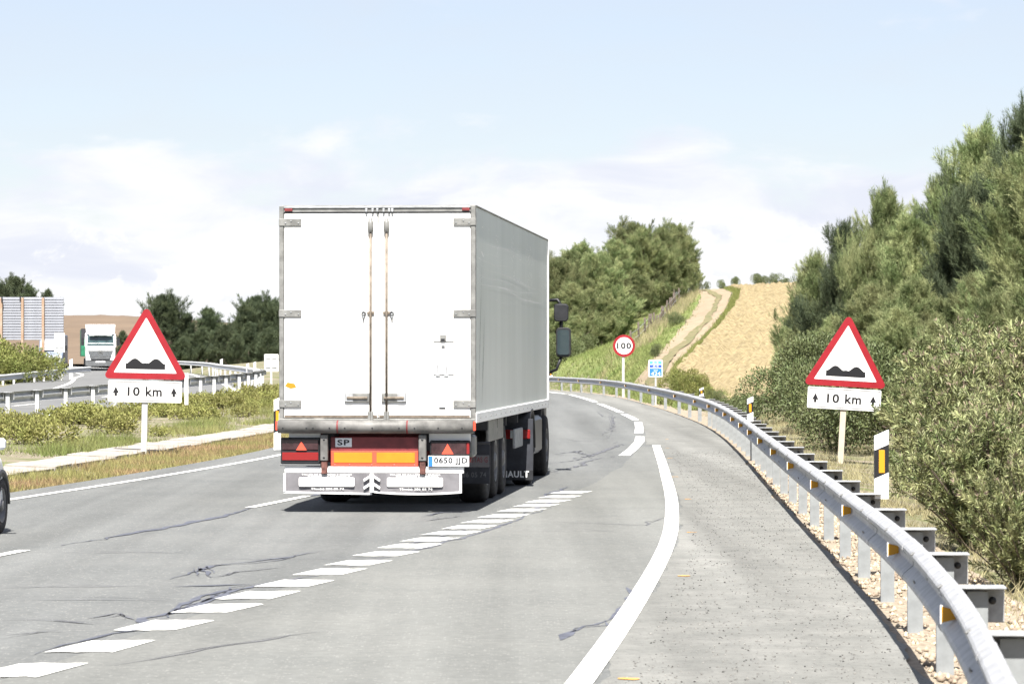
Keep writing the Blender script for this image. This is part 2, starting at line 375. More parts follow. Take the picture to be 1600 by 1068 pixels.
M['orangepost'] = mat('weathered_orange_steel', (.30, .18, .11), .7, col2=(.36, .29, .225), scale=1.5)
M['wood'] = mat('weathered_wood', (.085, .068, .055), .9, var=.3, scale=8)
# plants
M['bark'] = mat('bark', (.10, .08, .06), .95, var=.35, scale=8)
M['needle'] = mat('pine_needles', (.145, .185, .074), .75, col2=(.295, .315, .150), scale=1.1, transl=.3, island=.35, objrand=.25, detail=4, mix_lo=.42, mix_hi=.6)
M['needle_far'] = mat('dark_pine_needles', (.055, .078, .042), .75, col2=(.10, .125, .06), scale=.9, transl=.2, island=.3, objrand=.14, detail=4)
M['oleander'] = mat('oleander_leaves', (.125, .16, .06), .5, col2=(.34, .345, .17), scale=2.6, transl=.28, island=.5, objrand=.10, spec=.4)
M['seedhead'] = mat('dry_seedheads', (.22, .165, .125), .9, island=.4, var=.1)
M['shrub'] = mat('dark_shrub_leaves', (.075, .10, .038), .6, col2=(.145, .168, .07), scale=2.5, transl=.2, island=.35, objrand=.12)
M['ylw'] = mat('yellow_green_leaves', (.17, .18, .05), .7, col2=(.30, .285, .095), scale=2.0, transl=.3, island=.4, objrand=.16)
M['gbush'] = mat('olive_green_leaves', (.12, .145, .035), .7, col2=(.21, .21, .06), scale=.9, transl=.25, island=.4, objrand=.1)
M['drygrass'] = mat('dry_grass', (.24, .225, .085), .9, col2=(.30, .205, .115), scale=.35, transl=.3, island=.4, mix_lo=.45, mix_hi=.6)
M['grass'] = mat('green_grass', (.13, .17, .045), .9, col2=(.26, .25, .10), scale=.3, transl=.3, island=.4)
M['palegrass'] = mat('pale_seed_grass', (.30, .265, .15), .9, transl=.3, island=.35, var=.2, scale=.4)
M['litter'] = mat('dry_litter', (.27, .22, .19), .95, island=.5, var=.2, scale=2)

# ------------------------------------------------------------------ road alignment (metres; X right, Y ahead of the camera)
def spline(pts):
    P = np.array(pts, float); y, x = P[:, 0], P[:, 1]; d = np.gradient(x, y)
    def f(q):
        q = np.asarray(q, float); i = np.clip(np.searchsorted(y, q) - 1, 0, len(y) - 2); h = y[i+1] - y[i]; t = np.clip((q - y[i]) / h, -1, 2)
        r = (2*t**3 - 3*t**2 + 1)*x[i] + (t**3 - 2*t**2 + t)*h*d[i] + (-2*t**3 + 3*t**2)*x[i+1] + (t**3 - t**2)*h*d[i+1]
        r = np.where(q < y[0], x[0] + d[0]*(q - y[0]), r); return np.where(q > y[-1], x[-1] + d[-1]*(q - y[-1]), r)
    return f
rail_R = spline([(-30, -2.2), (0, .75), (12.4, 2.02), (16, 2.38), (20.7, 2.74), (30, 3.2), (40, 3.62), (50, 4.05), (65, 4.7), (80, 5.25), (90, 5.5), (110, 5.62), (130, 5.45), (150, 5.05), (165, 4.3), (180, 2.6), (200, -.3), (230, -4), (270, -7.8), (330, -13.2), (400, -19.5)])
line_S = spline([(-30, -5.2), (0, -1.75), (10, -.6), (19.8, .41), (27, 1.06), (35.5, 1.71), (43, 2.11), (54.4, 2.56), (71.7, 3.17)])
line_M = spline([(-30, -10.6), (0, -6.12), (20.5, -3.08), (33, -1.2), (46.9, .83), (56, 1.75), (64, 2.35), (83, 3.28), (99.8, 3.73), (124, 3.66), (152, 2.98), (170, 2.0), (185, .3), (200, -2.1), (250, -7.6), (300, -12.4), (400, -21.4)])
line_D = spline([(-30, -15.0), (0, -10.2), (32.4, -5.09), (33.9, -4.86), (42.4, -3.42), (45.9, -2.89), (64, -1.15), (83, -.3), (100, .1), (124, .05), (152, -.65), (200, -5.6), (250, -11.0), (300, -15.8), (400, -24.8)])
line_L = spline([(-30, -17.5), (0, -13.0), (20, -10.2), (44.3, -6.96), (52, -5.92), (64, -4.65), (83, -3.8), (105, -3.5), (130, -3.7), (152, -4.3), (200, -9.2), (250, -14.5), (300, -19.2), (400, -28.2)])
edge_L = lambda y: line_L(y) - np.interp(y, [40, 50, 60, 75], [.62, .72, .8, .9])
edge_R = lambda y: rail_R(y) - .16
rail_O = spline([(20, -23.2), (40, -20.5), (60, -17.7), (75, -15.6), (88, -13.8), (103, -11.35), (118, -9.75), (130, -10.0), (150, -11.9), (195, -17.3), (254, -26), (280, -34), (300, -43), (320, -60), (335, -86)])
z_O = spline([(20, -.1), (60, 0), (88, .10), (103, .30), (120, .46), (150, .5), (190, .52), (254, .62), (300, .95), (400, 1.5)])
opp_R = lambda y: rail_O(y) - .55
opp_L = lambda y: rail_O(y) - 11.6

# ------------------------------------------------------------------ terrain
TP = np.array([(5,20,-.15),(8,30,-.1),(13,30,.4),(8,45,-.25),(7,66,-.36),(10,66,.1),(14,66,.7),(20,60,1.5),(10,90,.1),(16,90,.8),(25,90,1.8),(40,60,3),(40,100,3.6),
 (8,110,0),(12,118,.4),(20,120,1.4),(30,150,4),(5,0,-.1),(15,0,.4),(30,0,1.5),(7.5,128,.3),(9.7,130,.54),(14,140,1.3),(5.5,140,.55),(9,200,3.6),(15,265,7.1),(21,268,7.45),(30,268,8),
 (45,268,9),(12,263,6.5),(6.3,215,2.35),(2.4,200,1.35),(0,190,.8),(-5,215,1.4),(0,230,2.3),(8,250,5),(0,265,4.5),(-15,275,2.2),(12,220,4.7),(15,300,7.1),(25,300,7.5),(0,300,4.8),(20,350,6.8),(20,420,6.0),(-10,350,3.8),
 (60,300,9),(60,200,6),(60,120,4.5),(-14,60,.12),(-10,60,.08),(-20,60,0),(-30,88,0),(-9.5,90,.12),(-8,105,.28),(-7,112,.3),(-30,163,.3),(-35,180,.5),(-31,200,.5),(-42,262,.7),(-60,262,.8),(-45,300,1.1),(-60,300,1.4),
 (-50,380,6.1),(-42,380,6.0),(-70,380,6.2),(-60,340,3.6),(-45,340,3.6),(-25,300,.9),(-20,285,.7),(-30,330,2.2),(-20,380,4),(-50,420,6.2),(-20,420,4.6),(-80,300,1.5),(-80,200,.6),(-60,100,0),(-60,0,0),(-30,0,0),(-20,20,0)], float)
_S = np.array([1.0, .45])
def _phi(a, b): return np.sqrt(((a[:, None, :] - b[None, :, :])**2).sum(-1) + 9.0)
_A = _phi(TP[:, :2]*_S, TP[:, :2]*_S); _n = len(TP)
_W = np.linalg.solve(np.block([[_A + np.eye(_n)*-.02, np.ones((_n, 1))], [np.ones((1, _n)), np.zeros((1, 1))]]), np.append(TP[:, 2], 0))
def smooth01(t): t = np.clip(t, 0, 1); return t*t*(3 - 2*t)
def terrain(x, y):
    x = np.asarray(x, float); y = np.asarray(y, float); sh = np.broadcast(x, y).shape
    X = np.broadcast_to(x, sh).ravel(); Y = np.broadcast_to(y, sh).ravel()
    q = np.stack([np.clip(X, -80, 60), np.clip(Y, -10, 420)], 1)
    z = _phi(q*_S, TP[:, :2]*_S) @ _W[:-1] + _W[-1]
    yy = np.clip(Y, -60, 400)
    d = np.maximum(edge_L(yy) - .35 - X, X - (edge_R(yy) + .9))          # metres outside our carriageway
    z = np.where(Y < 420, (-.07) + (z + .07)*smooth01(d/2.5), z)
    d2 = np.maximum(opp_L(yy) - .8 - X, X - (opp_R(yy) + .7))
    zo = z_O(yy) - .07
    z = np.where((Y < 336) & (Y > 10), zo + (z - zo)*smooth01(d2/2.0), z)
    return z.reshape(sh)
def T1(x, y): return float(terrain(x, y))
def hit(px, py, d0=60, d1=420):
    """where the ray through a photo pixel meets the hillside"""
    D = np.arange(d0, d1, .25); X = (px - CX)*D/F; Z = H - (py - HY)*D/F
    g = terrain(X, D) >= Z; i = int(np.argmax(g)) if g.any() else len(D) - 1
    return float(X[i]), float(D[i])
def W(px, py, D): return Vector(((px - CX)*D/F, D, H - (py - HY)*D/F))
def G(px, py, z=0.0):
    D = (H - z)*F/(py - HY); return ((px - CX)*D/F, D)

gx = np.concatenate([[-2500, -1200, -600, -300, -160, -110], np.arange(-80, -30, 2.0), np.arange(-30, 30, .8), np.arange(30, 62, 2.0), [90, 140, 220, 400, 800, 1500, 2500]])
gy = np.concatenate([[-800, -300, -120, -60], np.arange(-40, 150, 2.0), np.arange(150, 425, 2.5), [450, 520, 700, 1000, 1600, 2600, 4500]])
def grid_faces(nx, ny):
    i = np.arange(nx - 1)[None, :]; j = np.arange(ny - 1)[:, None]; a = (j*nx + i).ravel(); return np.stack([a, a + 1, a + nx + 1, a + nx], 1)
XX, YY = np.meshgrid(gx, gy)
ZZ = terrain(XX, YY)
ground = link('ground', raw_mesh('ground', np.stack([XX, YY, ZZ], -1).reshape(-1, 3), grid_faces(len(gx), len(gy)), True), M['soil'])
tag(ground, kind='structure')

def sheet(name, fl, fr, ys, nx, zf, m, parent=None, jitter=0.0, disp=None):
    ys = np.asarray(ys, float); t = np.linspace(0, 1, nx); l_, r_ = np.asarray(fl(ys)), np.asarray(fr(ys))
    if jitter:
        jl = np.convolve(rng.normal(0, jitter, len(ys) + 4), np.ones(5)/5, 'valid')[:len(ys)]; jr = np.convolve(rng.normal(0, jitter, len(ys) + 4), np.ones(5)/5, 'valid')[:len(ys)]
        l_, r_ = l_ + jl, r_ + jr
    X = l_[:, None]*(1 - t) + r_[:, None]*t; Y = np.repeat(ys[:, None], nx, 1); Z = zf(X, Y)
    if disp is not None: Z = Z + disp(X, Y)
    return link(name, raw_mesh(name, np.stack([X, Y, Z], -1).reshape(-1, 3), grid_faces(nx, len(ys)), True), m, parent)
flat = lambda z: (lambda X, Y: np.full(X.shape, z))
YR = np.arange(-30, 401, 1.0)
road = tag(sheet('road', edge_L, lambda y: edge_R(y) - np.where(y < 228, .35, 0), YR, 12, flat(0), M['asphalt']), kind='structure')
shoulder = tag(sheet('hard_shoulder', lambda y: np.where(y < 71.7, line_S(y) + .1, np.maximum(line_M(y) + .12, 0*y - 99)), edge_R, np.arange(-30, 230, .25), 6, flat(.004), M['shoulder'], jitter=.055), kind='structure')
merge = tag(sheet('merge_lane', lambda y: np.minimum(line_M(y) + .02, line_S(y)), lambda y: line_S(y) + .09, np.arange(-30, 71, .5), 6, flat(.003), M['merge'], jitter=.04), kind='structure')
opp = tag(sheet('opposite_road', opp_L, opp_R, np.arange(20, 336, 2.0), 10, lambda X, Y: z_O(Y), M['opp']), kind='structure')
verge = tag(sheet('gravel_verge', lambda y: edge_R(y) - .06, lambda y: rail_R(y) + 1.15, np.arange(-10, 230, .25), 14,
      lambda X, Y: np.where(X < rail_R(Y) - .1, -.012, np.maximum(-.012 - .05*(X - rail_R(Y)), terrain(X, Y) + .02)), M['gravel'],
      disp=lambda X, Y: rng.normal(0, .010, X.shape)*(X > rail_R(Y) - .1)), kind='structure')

# --- painted lines, each its own part of the road
def ribbon(name, pts, w, z, m, parent, wiggle=0.0, taper=False, step=.5):
    P = [Vector((p[0], p[1], 0)) for p in pts]; Q = []
    for a, b in zip(P[:-1], P[1:]):
        k = max(1, int((b - a).length/step)); Q += [a.lerp(b, i/k) for i in range(k)]
    Q.append(P[-1]); V = []; n = len(Q)
    off = np.cumsum(rng.normal(0, 1, n)); off -= np.linspace(off[0], off[-1], n)
    for i, p in enumerate(Q):
        d = (Q[min(i+1, n-1)] - Q[max(i-1, 0)]).normalized(); s = Vector((d.y, -d.x, 0)); ww = w/2
        if wiggle: ww *= (.45 + rng.random()*1.1); p = p + s*(wiggle*float(np.clip(off[i], -2.5, 2.5)) + rng.normal(0, .16*w))
        if taper: ww *= max(.12, min(1, 3*i/n, 3*(n-1-i)/n))
        V += [p - s*ww, p + s*ww]
    Fc = [(2*i, 2*i+1, 2*i+3, 2*i+2) for i in range(n-1)]
    me = bpy.data.meshes.new(name); me.from_pydata([(v.x, v.y, z) for v in V], [], Fc); me.update()
    return link(name, me, m, parent)
def along(f, y0, y1, step=.5):
    ys = np.arange(y0, y1 + 1e-6, step); return [(float(f(y)), float(y)) for y in ys]
ribbon('edge_line', along(line_S, -30, 71.7), .17, .008, M['paint'], road)
ribbon('edge_line', along(line_L, -30, 400, 1), .14, .008, M['paint'], road)
for k in range(-4, 28):                                                   # lane divider: 3.5 m dash, 9 m gap
    y0 = 42.4 + 12.5*k - (0.0 if k >= 0 else .2)
    if y0 > -30: ribbon('lane_dash', along(line_D, y0, y0 + 3.5), .13, .008, M['paint'], road)
dd_ = [47.1,45.6,44.3,43,41.7,40.2,38.9,37.6,36.4,35.1,33.9,32.6,31.2,29.9,28.4,27,25.6,24,22.3,20.6,19.0,17.4,15.8,14.2,12.6,11,9.4,7.8,6.2,4.6,3,1.4,0,-1.5,-3]
for yb in dd_:                                                            # block dashes of the merge line with skewed, worn ends
    c = float(line_M(yb)); w2 = .225; hl_ = .36 if yb > 30 else .43; n_ = 7; V = []
    for e, k_ in ((-1, 1), (1, -1)):
        for i in range(n_): 
            u = (-1 + 2*i/(n_ - 1))*k_; V.append((c + w2*u + .10*e + rng.normal(0, .006), yb + hl_*e + rng.normal(0, .028), .008))
    me = bpy.data.meshes.new('merge_dash'); me.from_pydata(V, [], [tuple(range(len(V)))]); me.update(); link('merge_dash', me, M['paint'], road)
for seg in ([(975,712),(988,702),(999,690),(1000,682)], [(998,677),(999,668),(997,659)], [(993,656),(984,651),(974,646.5)], [(971,644.5),(952,636.5),(936,630.5)], [(931,628),(911,621.5),(891,616.5)], [(884,615),(858,612.5),(842,611.6)]):
    ribbon('outer_edge_dash', [G(*p) for p in seg], .22, .009, M['paint'], road)
ribbon('outer_edge_line', along(lambda y: line_M(y), 178, 400, 2), .2, .008, M['paint'], road)
# bitumen-sealed cracks
def seal(pts, w, m='seal', wig=.03):
    for k in range(2 if w < .08 else 1): ribbon('crack_seal', [G(p[0] + k*rng.normal(0, 12), p[1] + k*rng.normal(0, 2.5)) for p in pts], w*(.88 if k == 0 else .35), .0062, M[m], road, wiggle=wig, taper=True, step=.22)
seal([(96,852),(150,842),(210,830),(280,820),(340,806),(398,792)], .12)
seal([(480,776),(500,770)], .1)
seal([(52,1022),(120,1003),(190,985),(240,966),(300,948),(352,930),(400,915),(460,905),(520,893)], .10)
seal([(240,968),(290,946),(345,924),(400,912)], .07)
seal([(520,893),(570,880),(625,868),(680,850),(740,832),(800,812),(860,792)], .06)
seal([(270,916),(330,915),(390,912)], .10, 'seal'); seal([(0,918),(120,917),(250,915)], .035, 'seal2')
seal([(265,905),(320,892),(345,884),(400,878),(440,872),(500,860)], .06); seal([(310,886),(325,896),(330,902)], .05)
seal([(330,902),(380,893),(440,886)], .05, 'seal2'); seal([(140,966),(180,957),(210,968)], .06, 'seal2')
seal([(0,968),(80,970),(150,975)], .05, 'seal2'); seal([(10,992),(60,988),(100,986)], .05, 'seal2')
seal([(0,938),(150,937),(290,938)], .03, 'seal2'); seal([(60,862),(200,863),(330,862)], .03, 'seal2'); seal([(270,872),(420,874),(560,872)], .028, 'seal2')
seal([(985,918),(980,935),(972,948),(950,969)], .12, 'seal', .015); seal([(950,969),(930,976),(912,978),(900,985),(892,988)], .06, 'seal', .01); seal([(897,984),(886,992),(880,1000)], .11, 'seal', .01)
seal([(660,806),(690,800),(718,800),(735,796)], .07); seal([(640,815),(680,812),(720,805)], .06, 'seal2'); seal([(820,802),(845,794),(880,780)], .08); seal([(850,776),(872,764),(884,760)], .09)
seal([(780,829),(900,830),(1010,832)], .03, 'seal2'); seal([(860,726),(900,715),(940,700),(975,690)], .10, 'seal2', .08); seal([(870,712),(905,704),(925,716)], .08, 'seal2', .08)
seal([(880,690),(930,688),(985,689)], .05, 'seal2'); seal([(935,640),(950,652),(955,670),(945,685)], .06, 'seal2', .05)
seal([(862,740),(910,726),(960,712)], .09, 'seal2', .06); seal([(180,1040),(330,1015),(520,985)], .03, 'seal2'); seal([(820,813),(900,816),(1005,820),(1035,808)], .025, 'seal2')
for px, py, w in ((982,1061,.13),(1068,900,.11),(1081,832,.11),(1075,780,.09),(1055,745,.10),(1046,716,.10),(1043,700,.07),(1042,686,.08)):
    x, y = G(px, py); ribbon('paint_tick', [(x - w/2, y), (x + w/2, y + .01)], .10, .009, M['orange_tick'], shoulder, step=.04, wiggle=.01)

# --- opposite carriageway lines (own ribbons follow its rise)
def oribbon(name, f, y0, y1, w):
    ys = np.arange(y0, y1 + .1, 1.5); X = f(ys); V = []
    for i in range(len(ys)):
        j0, j1 = max(i-1, 0), min(i+1, len(ys)-1); d = Vector((X[j1]-X[j0], ys[j1]-ys[j0], 0)).normalized(); s = Vector((d.y, -d.x, 0))*(w/2)
        z = float(z_O(ys[i])) + .01; V += [(X[i]-s.x, ys[i]-s.y, z), (X[i]+s.x, ys[i]+s.y, z)]
    me = bpy.data.meshes.new(name); me.from_pydata(V, [], [(2*i, 2*i+1, 2*i+3, 2*i+2) for i in range(len(ys)-1)]); me.update(); return link(name, me, M['paint'], opp)
oribbon('edge_line', lambda y: rail_O(y) - 1.15, 25, 330, .22)
oribbon('edge_line', lambda y: rail_O(y) - 8.9, 25, 330, .2)
for k in range(24):
    oribbon('lane_dash', lambda y: rail_O(y) - 5.0, 30 + k*12.5, 33.5 + k*12.5, .15)

# --- hillside surfaces
def px_path(pts):
    q = sorted((hit(*p)[::-1] for p in pts)); ys = [a for a, b in q]; xs = [b for a, b in q]
    keep = [0] + [i for i in range(1, len(ys)) if ys[i] - ys[i-1] > .5]; ys = [ys[i] for i in keep]; xs = [xs[i] for i in keep]
    return (lambda y: np.interp(y, ys, xs)), min(ys), max(ys)
tl, ty0, ty1 = px_path([(988,602),(1010,577),(1031,552),(1050,531),(1069,509),(1082,490),(1091,474),(1096,461)])
gl, _, _ = px_path([(1008,598),(1024,578),(1040,557),(1062,538),(1082,520),(1098,502),(1110,486),(1119,466)])
gr, _, _ = px_path([(1026,602),(1040,580),(1056,558),(1076,538),(1096,518),(1108,502),(1119,487),(1128,463)])
tr_, _, _ = px_path([(1040,598),(1052,580),(1066,562),(1084,542),(1104,521),(1119,505),(1131,489),(1143,458)])
fl_, _, _ = px_path([(1056,580),(1072,563),(1089,546),(1104,531),(1120,515),(1134,500),(1147,484),(1158,455)])
drape = lambda dz: (lambda X, Y: terrain(X, Y) + dz)
Yh = np.arange(132, 276, 1.0)
track = tag(sheet('dirt_track', tl, tr_, Yh, 8, drape(.05), M['track'], jitter=.12, disp=lambda X, Y: rng.normal(0, .015, X.shape)), kind='structure')
strip = tag(sheet('track_grass_strip', gl, gr, Yh, 5, drape(.09), M['tgrass'], jitter=.15, disp=lambda X, Y: rng.normal(0, .02, X.shape)), kind='structure')
def furrows(X, Y):
    u = (X - fl_(Y))
    row = .20*np.abs(np.sin(u*2*np.pi/1.15 + .6*np.sin(Y*.11) + .25*np.sin(Y*.9)))
    cl = rng.normal(0, 1, X.shape); cl = (cl + np.roll(cl, 1, 0) + np.roll(cl, 1, 1) + np.roll(cl, 2, 0))/2
    return row*1.25 + .075*cl
field = tag(sheet('ploughed_field', fl_, lambda y: fl_(y) + 17, np.arange(119, 284, .42), 74, drape(.03), M['field'], disp=furrows), kind='structure')
mead = tag(sheet('meadow', lambda y: rail_R(y) + 1.2 + 0*y, lambda y: np.where(y > 132, tl(y), rail_R(y) + 3), np.arange(126, 268, 1.5), 30, drape(.03), M['meadow'], disp=lambda X, Y: rng.normal(0, .02, X.shape)), kind='structure')
bank = tag(sheet('earth_bank', lambda y: 0*y - 85, lambda y: 0*y - 24, np.arange(292, 418, 2.0), 40, drape(.30), M['bank'], disp=lambda X, Y: rng.normal(0, .05, X.shape)), kind='structure')
# ------------------------------------------------------------------ the white articulated lorry
TH = math.atan(.0845)
RX, RY = -2.95, 41.3                                                     # rear left corner of the box
lorry = thing('articulated_lorry', 'white box lorry seen from behind in the right lane, red and orange rear panels', 'lorry', (RX, RY, 0), -TH)
WD, LN, ZT, ZB = 2.50, 12.55, 3.875, 1.13
U = lambda px: (px - 437)/123.2                                          # rear face: photo pixels to metres
Z = lambda py: 2 - (py - 553)/123.2
body = MB()
body.box(.012, WD - .012, .06, LN, ZB + .12, ZT - .012)
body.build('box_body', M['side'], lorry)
# side skirting rail, front edge trim and roof trim
MB().box(WD - .02, WD + .012, .03, LN + .01, ZB, ZB + .13, .006).build('side_rail', M['white'], lorry)
MB().box(-.012, .02, .03, LN + .01, ZB, ZB + .13, .006).build('side_rail', M['white'], lorry)
MB().box(WD - .03, WD + .010, LN - .03, LN + .014, ZB + .131, ZT + .004, .005).build('corner_trim', M['white'], lorry)
MB().box(.02, WD + .004, .05, LN, ZT - .01, ZT + .008, .004).build('roof_panel', M['alu'], lorry)
for k in range(16):
    MB().lathe([(0, .012), (.008, .010), (.010, 0)], 6, 'x').build('rivet', M['bolt'], lorry, (WD + .012, .5 + k*.75, ZB + .06))
# rear frame
fr = MB(); fr.box(0, .055, -.012, .07, ZB + .02, ZT, .006); fr.box(WD - .06, WD, -.012, .07, ZB + .02, ZT, .006)
fr.box(.0551, WD - .0601, -.006, .07, ZT - .085, ZT - .004, .005); frame = fr.build('rear_frame', M['alu'], lorry)
MB().box(.056, WD - .061, -.022, -.0065, ZT - .03, ZT - .006, .004).build('header_lip', M['galv_dark'], frame)
MB().box(.056, WD - .061, -.012, -.0068, ZT - .088, ZT - .076).build('header_seal', M['dark'], frame)
for x0, x1 in ((.07, .17), (WD - .17, WD - .075)): MB().box(x0, x1, -.026, -.0066, ZT - .068, ZT - .031, .004).build('marker_lamp', M['redpanel'], frame)
lk = MB()
for dx in (-.17, -.09, -.03, .05, .12, .16): lk.box(1.27 + dx, 1.30 + dx, -.045, -.007, ZT - .082, ZT - .034, .006)
tag(lk.build('header_lock_keeper', M['galv_dark'], frame), kind='stuff')
DC = 1.262
for s, (x0, x1) in ((-1, (.06, DC - .004)), (1, (DC + .004, WD - .064))):
    d = MB().box(x0, x1, -.004, .05, ZB + .06, ZT - .090, .008).build('rear_door', M['door'], lorry)
    MB().box(x0 + .01, x1 - .01, -.010, -.0042, ZB + .065, ZB + .10, .003).build('bottom_seal', M['rod'], d)
    rx = U(581) if s < 0 else U(606)
    r_ = MB().tube([(rx, -.035, ZB + .02), (rx, -.035, ZT - .17)], .016, 8).build('lock_bar', M['rod'], d)
    cmb = MB(); cmb.lathe([(-.10, .014), (-.085, .034), (-.02, .036), (.03, .036), (.045, .03), (.09, .012)], 10, 'z', (rx, -.035, ZT - .24)); cmb.build('bar_cam', M['alu'], r_)
    MB().box(rx - .035, rx + .035, -.05, -.0045, ZB + .02, ZB + .15, .008).build('bar_cam', M['alu'], r_)
    MB().box(rx - .045, rx + .045, -.028, -.0045, Z(489) - .02, Z(489) + .02, .006).build('bar_guide', M['rod'], r_)
    hx = U(570) if s < 0 else U(614)
    h_ = MB(); h_.lathe([(-.045, .02), (-.02, .032), (-.0045, .032)], 10, 'y', (hx, 0, Z(489))); h_.tube([(hx, -.025, Z(490)), (hx + s*.004, -.02, Z(500))], .012, 6); h_.build('catch', M['galv_dark'], d)
    for py in (347.5, 489.5, 630.5):                                     # three strap hinges
        w = .285; xa, xb = (-.004, w) if s < 0 else (WD - w + .004, WD + .004)
        hg = MB().box(xa, xb, -.024, -.0125, Z(py) - .046, Z(py) + .046, .005).build('hinge', M['alu'], d)
        bb = MB()
        for q in (.3, .55, .88): bb.lathe([(-.034, 0), (-.032, .008), (-.0242, .009)], 6, 'y', (xa + (q if s < 0 else 1 - q)*w, 0, Z(py) + (.015 if q == .55 else -.012)))
        tag(bb.build('hinge_bolt', M['galv_dark'], hg), kind='stuff')
    # lower locking handle plate
    p0, p1 = (U(540), U(580)) if s < 0 else (U(598), U(637))
    hp = MB().box(p0, p1, -.03, -.0045, Z(628), Z(613.5), .008).build('handle_plate', M['alu'], d)
    b_ = MB(); b_.box(p0 + .03, p1 - .03, -.05, -.031, Z(623), Z(619), .006); b_.build('lock_handle', M['rod'], hp)
    b_ = MB(); b_.box(p0 + (.01 if s < 0 else .2), p0 + (.11 if s < 0 else .31), -.036, -.0301, Z(627), Z(615), .005); b_.build('latch', M['galv_dark'], hp)
# document hatch on the right door, sticker on the left
hb = MB()
for a in ((679, 711, 533, 534.2), (679, 711, 584, 585.2)): hb.box(U(a[0]), U(a[1]), -.012, -.0042, Z(a[3]), Z(a[2]), .001)
for a in ((679, 680, 534.3, 583.9), (710, 711, 534.3, 583.9)): hb.box(U(a[0]), U(a[1]), -.010, -.0042, Z(a[3]), Z(a[2]), .001)
hatch = hb.build('hatch_frame', M['alu'], lorry)
MB().box(U(689.5), U(699), -.022, -.0042, Z(533), Z(523), .004).build('hatch_latch', M['alu'], hatch)
MB().box(U(691), U(697), -.03, -.0222, Z(532), Z(529), .003).build('latch_bar', M['dark'], hatch)
MB().box(U(691.5), U(697), -.010, -.0042, Z(544), Z(539.5), .002).build('hatch_label', M['cabgrey'], hatch)
for px in (686, 699.5):
    b_ = MB(); b_.box(U(px - 1.3), U(px + 1.3), -.016, -.0042, Z(584), Z(570), .002); b_.box(U(px - 3.6), U(px + 3.6), -.02, -.0125, Z(587.5), Z(583.5), .002); b_.build('hatch_hinge', M['galv_dark'], hatch)
stk = MB().prism([(U(446), Z(603)), (U(450), Z(597)), (U(461), Z(599)), (U(464), Z(605)), (U(455), Z(607))], -.0062, -.0042).build('sticker', M['orange'], lorry)
MB().box(U(688), U(698), -.0065, -.0042, Z(638.5), Z(635.5)).build('small_plate', M['dark'], lorry)
# sill, bumper tube
MB().box(.0, WD, -.02, .06, ZB - .06, ZB + .055, .008).build('rear_sill', M['alu'], lorry)
bt = MB().tube([(.0, -.10, Z(666)), (WD - .02, -.10, Z(666))], .083, 18).build('bumper_tube', M['tubegrey'], lorry)
for px in (531, 640): MB().lathe([(-.010, .0842), (-.010, .0855), (.010, .0855), (.010, .0842)], 18, 'x', (U(px), -.10, Z(666))).build('tube_band', M['redpanel'], bt)
hl = MB()
for px in (446, 483, 493, 519, 543, 586, 628, 652, 689, 726): hl.lathe([(-.186, 0), (-.1845, .010), (-.176, .012)], 8, 'y', (U(px), 0, Z(667.5)))
tag(hl.build('tube_hole', M['dark'], bt), kind='stuff')
for s in (0, 1): MB().box(-.03 if s == 0 else WD - .02, .0 if s == 0 else WD + .01, -.13, -.05, Z(672), Z(657), .008).build('end_marker', M['redfluo'], bt)
# chassis and dark underside
ch = MB(); ch.box(.55, .70, .05, 10.6, .78, ZB - .005); ch.box(1.80, 1.95, .05, 10.6, .78, ZB - .005)
for y in (.3, 2.2, 3.6, 5.0, 7.0, 9.0): ch.box(.05, WD - .05, y, y + .10, ZB - .14, ZB - .002)
ch.build('chassis', M['chassis'], lorry)
MB().box(.10, WD - .10, .45, .50, .62, ZB - .01).build('rear_crossmember', M['redpanel'], lorry)
MB().box(.12, 1.02*U(500), .02, .05, Z(684), Z(672)).build('rear_tray', M['white'], lorry)
MB().box(U(672), U(737), .02, .05, Z(690), Z(676)).build('rear_tray', M['white'], lorry)
# light clusters
for s in (0, 1):
    x0, x1, yt, yb_ = (U(440), U(502), 683, 724) if s == 0 else (U(674), U(737), 687, 709.5)
    lc = MB().box(x0, x1, -.05, .03, Z(yb_), Z(yt), .012).build('light_cluster', M['dark'], lorry)
    if s == 0:
        MB().box(x0 + .02, x1 - .02, -.062, -.0505, Z(702), Z(686), .006).build('smoked_lens', M['darklens'], lc)
        MB().box(x0 + .02, x1 - .02, -.062, -.0505, Z(718.5), Z(706), .006).build('red_lens', M['redlens'], lc)
        MB().box(x0 - .005, x1 + .01, -.056, .03, Z(724.5) - .02, Z(724.3), .006).build('light_tray', M['cabgrey'], lc)
        cx = U(473); MB().prism([(cx - .068, Z(702.5)), (cx + .068, Z(702.5)), (cx, Z(689))], -.070, -.0625).build('triangle_reflector', M['redfluo'], lc)
    else:
        MB().box(x0 + .02, x1 - .05, -.062, -.0505, Z(708.5), Z(690), .008).build('smoked_lens', M['darklens'], lc)
        MB().box(x1 - .045, x1 - .008, -.060, -.0505, Z(708), Z(690), .005).build('red_lens', M['redlens'], lc)
        cx = U(702); MB().prism([(cx - .075, Z(708)), (cx + .075, Z(708)), (cx, Z(692))], -.070, -.0625).build('triangle_reflector', M['redfluo'], lc)
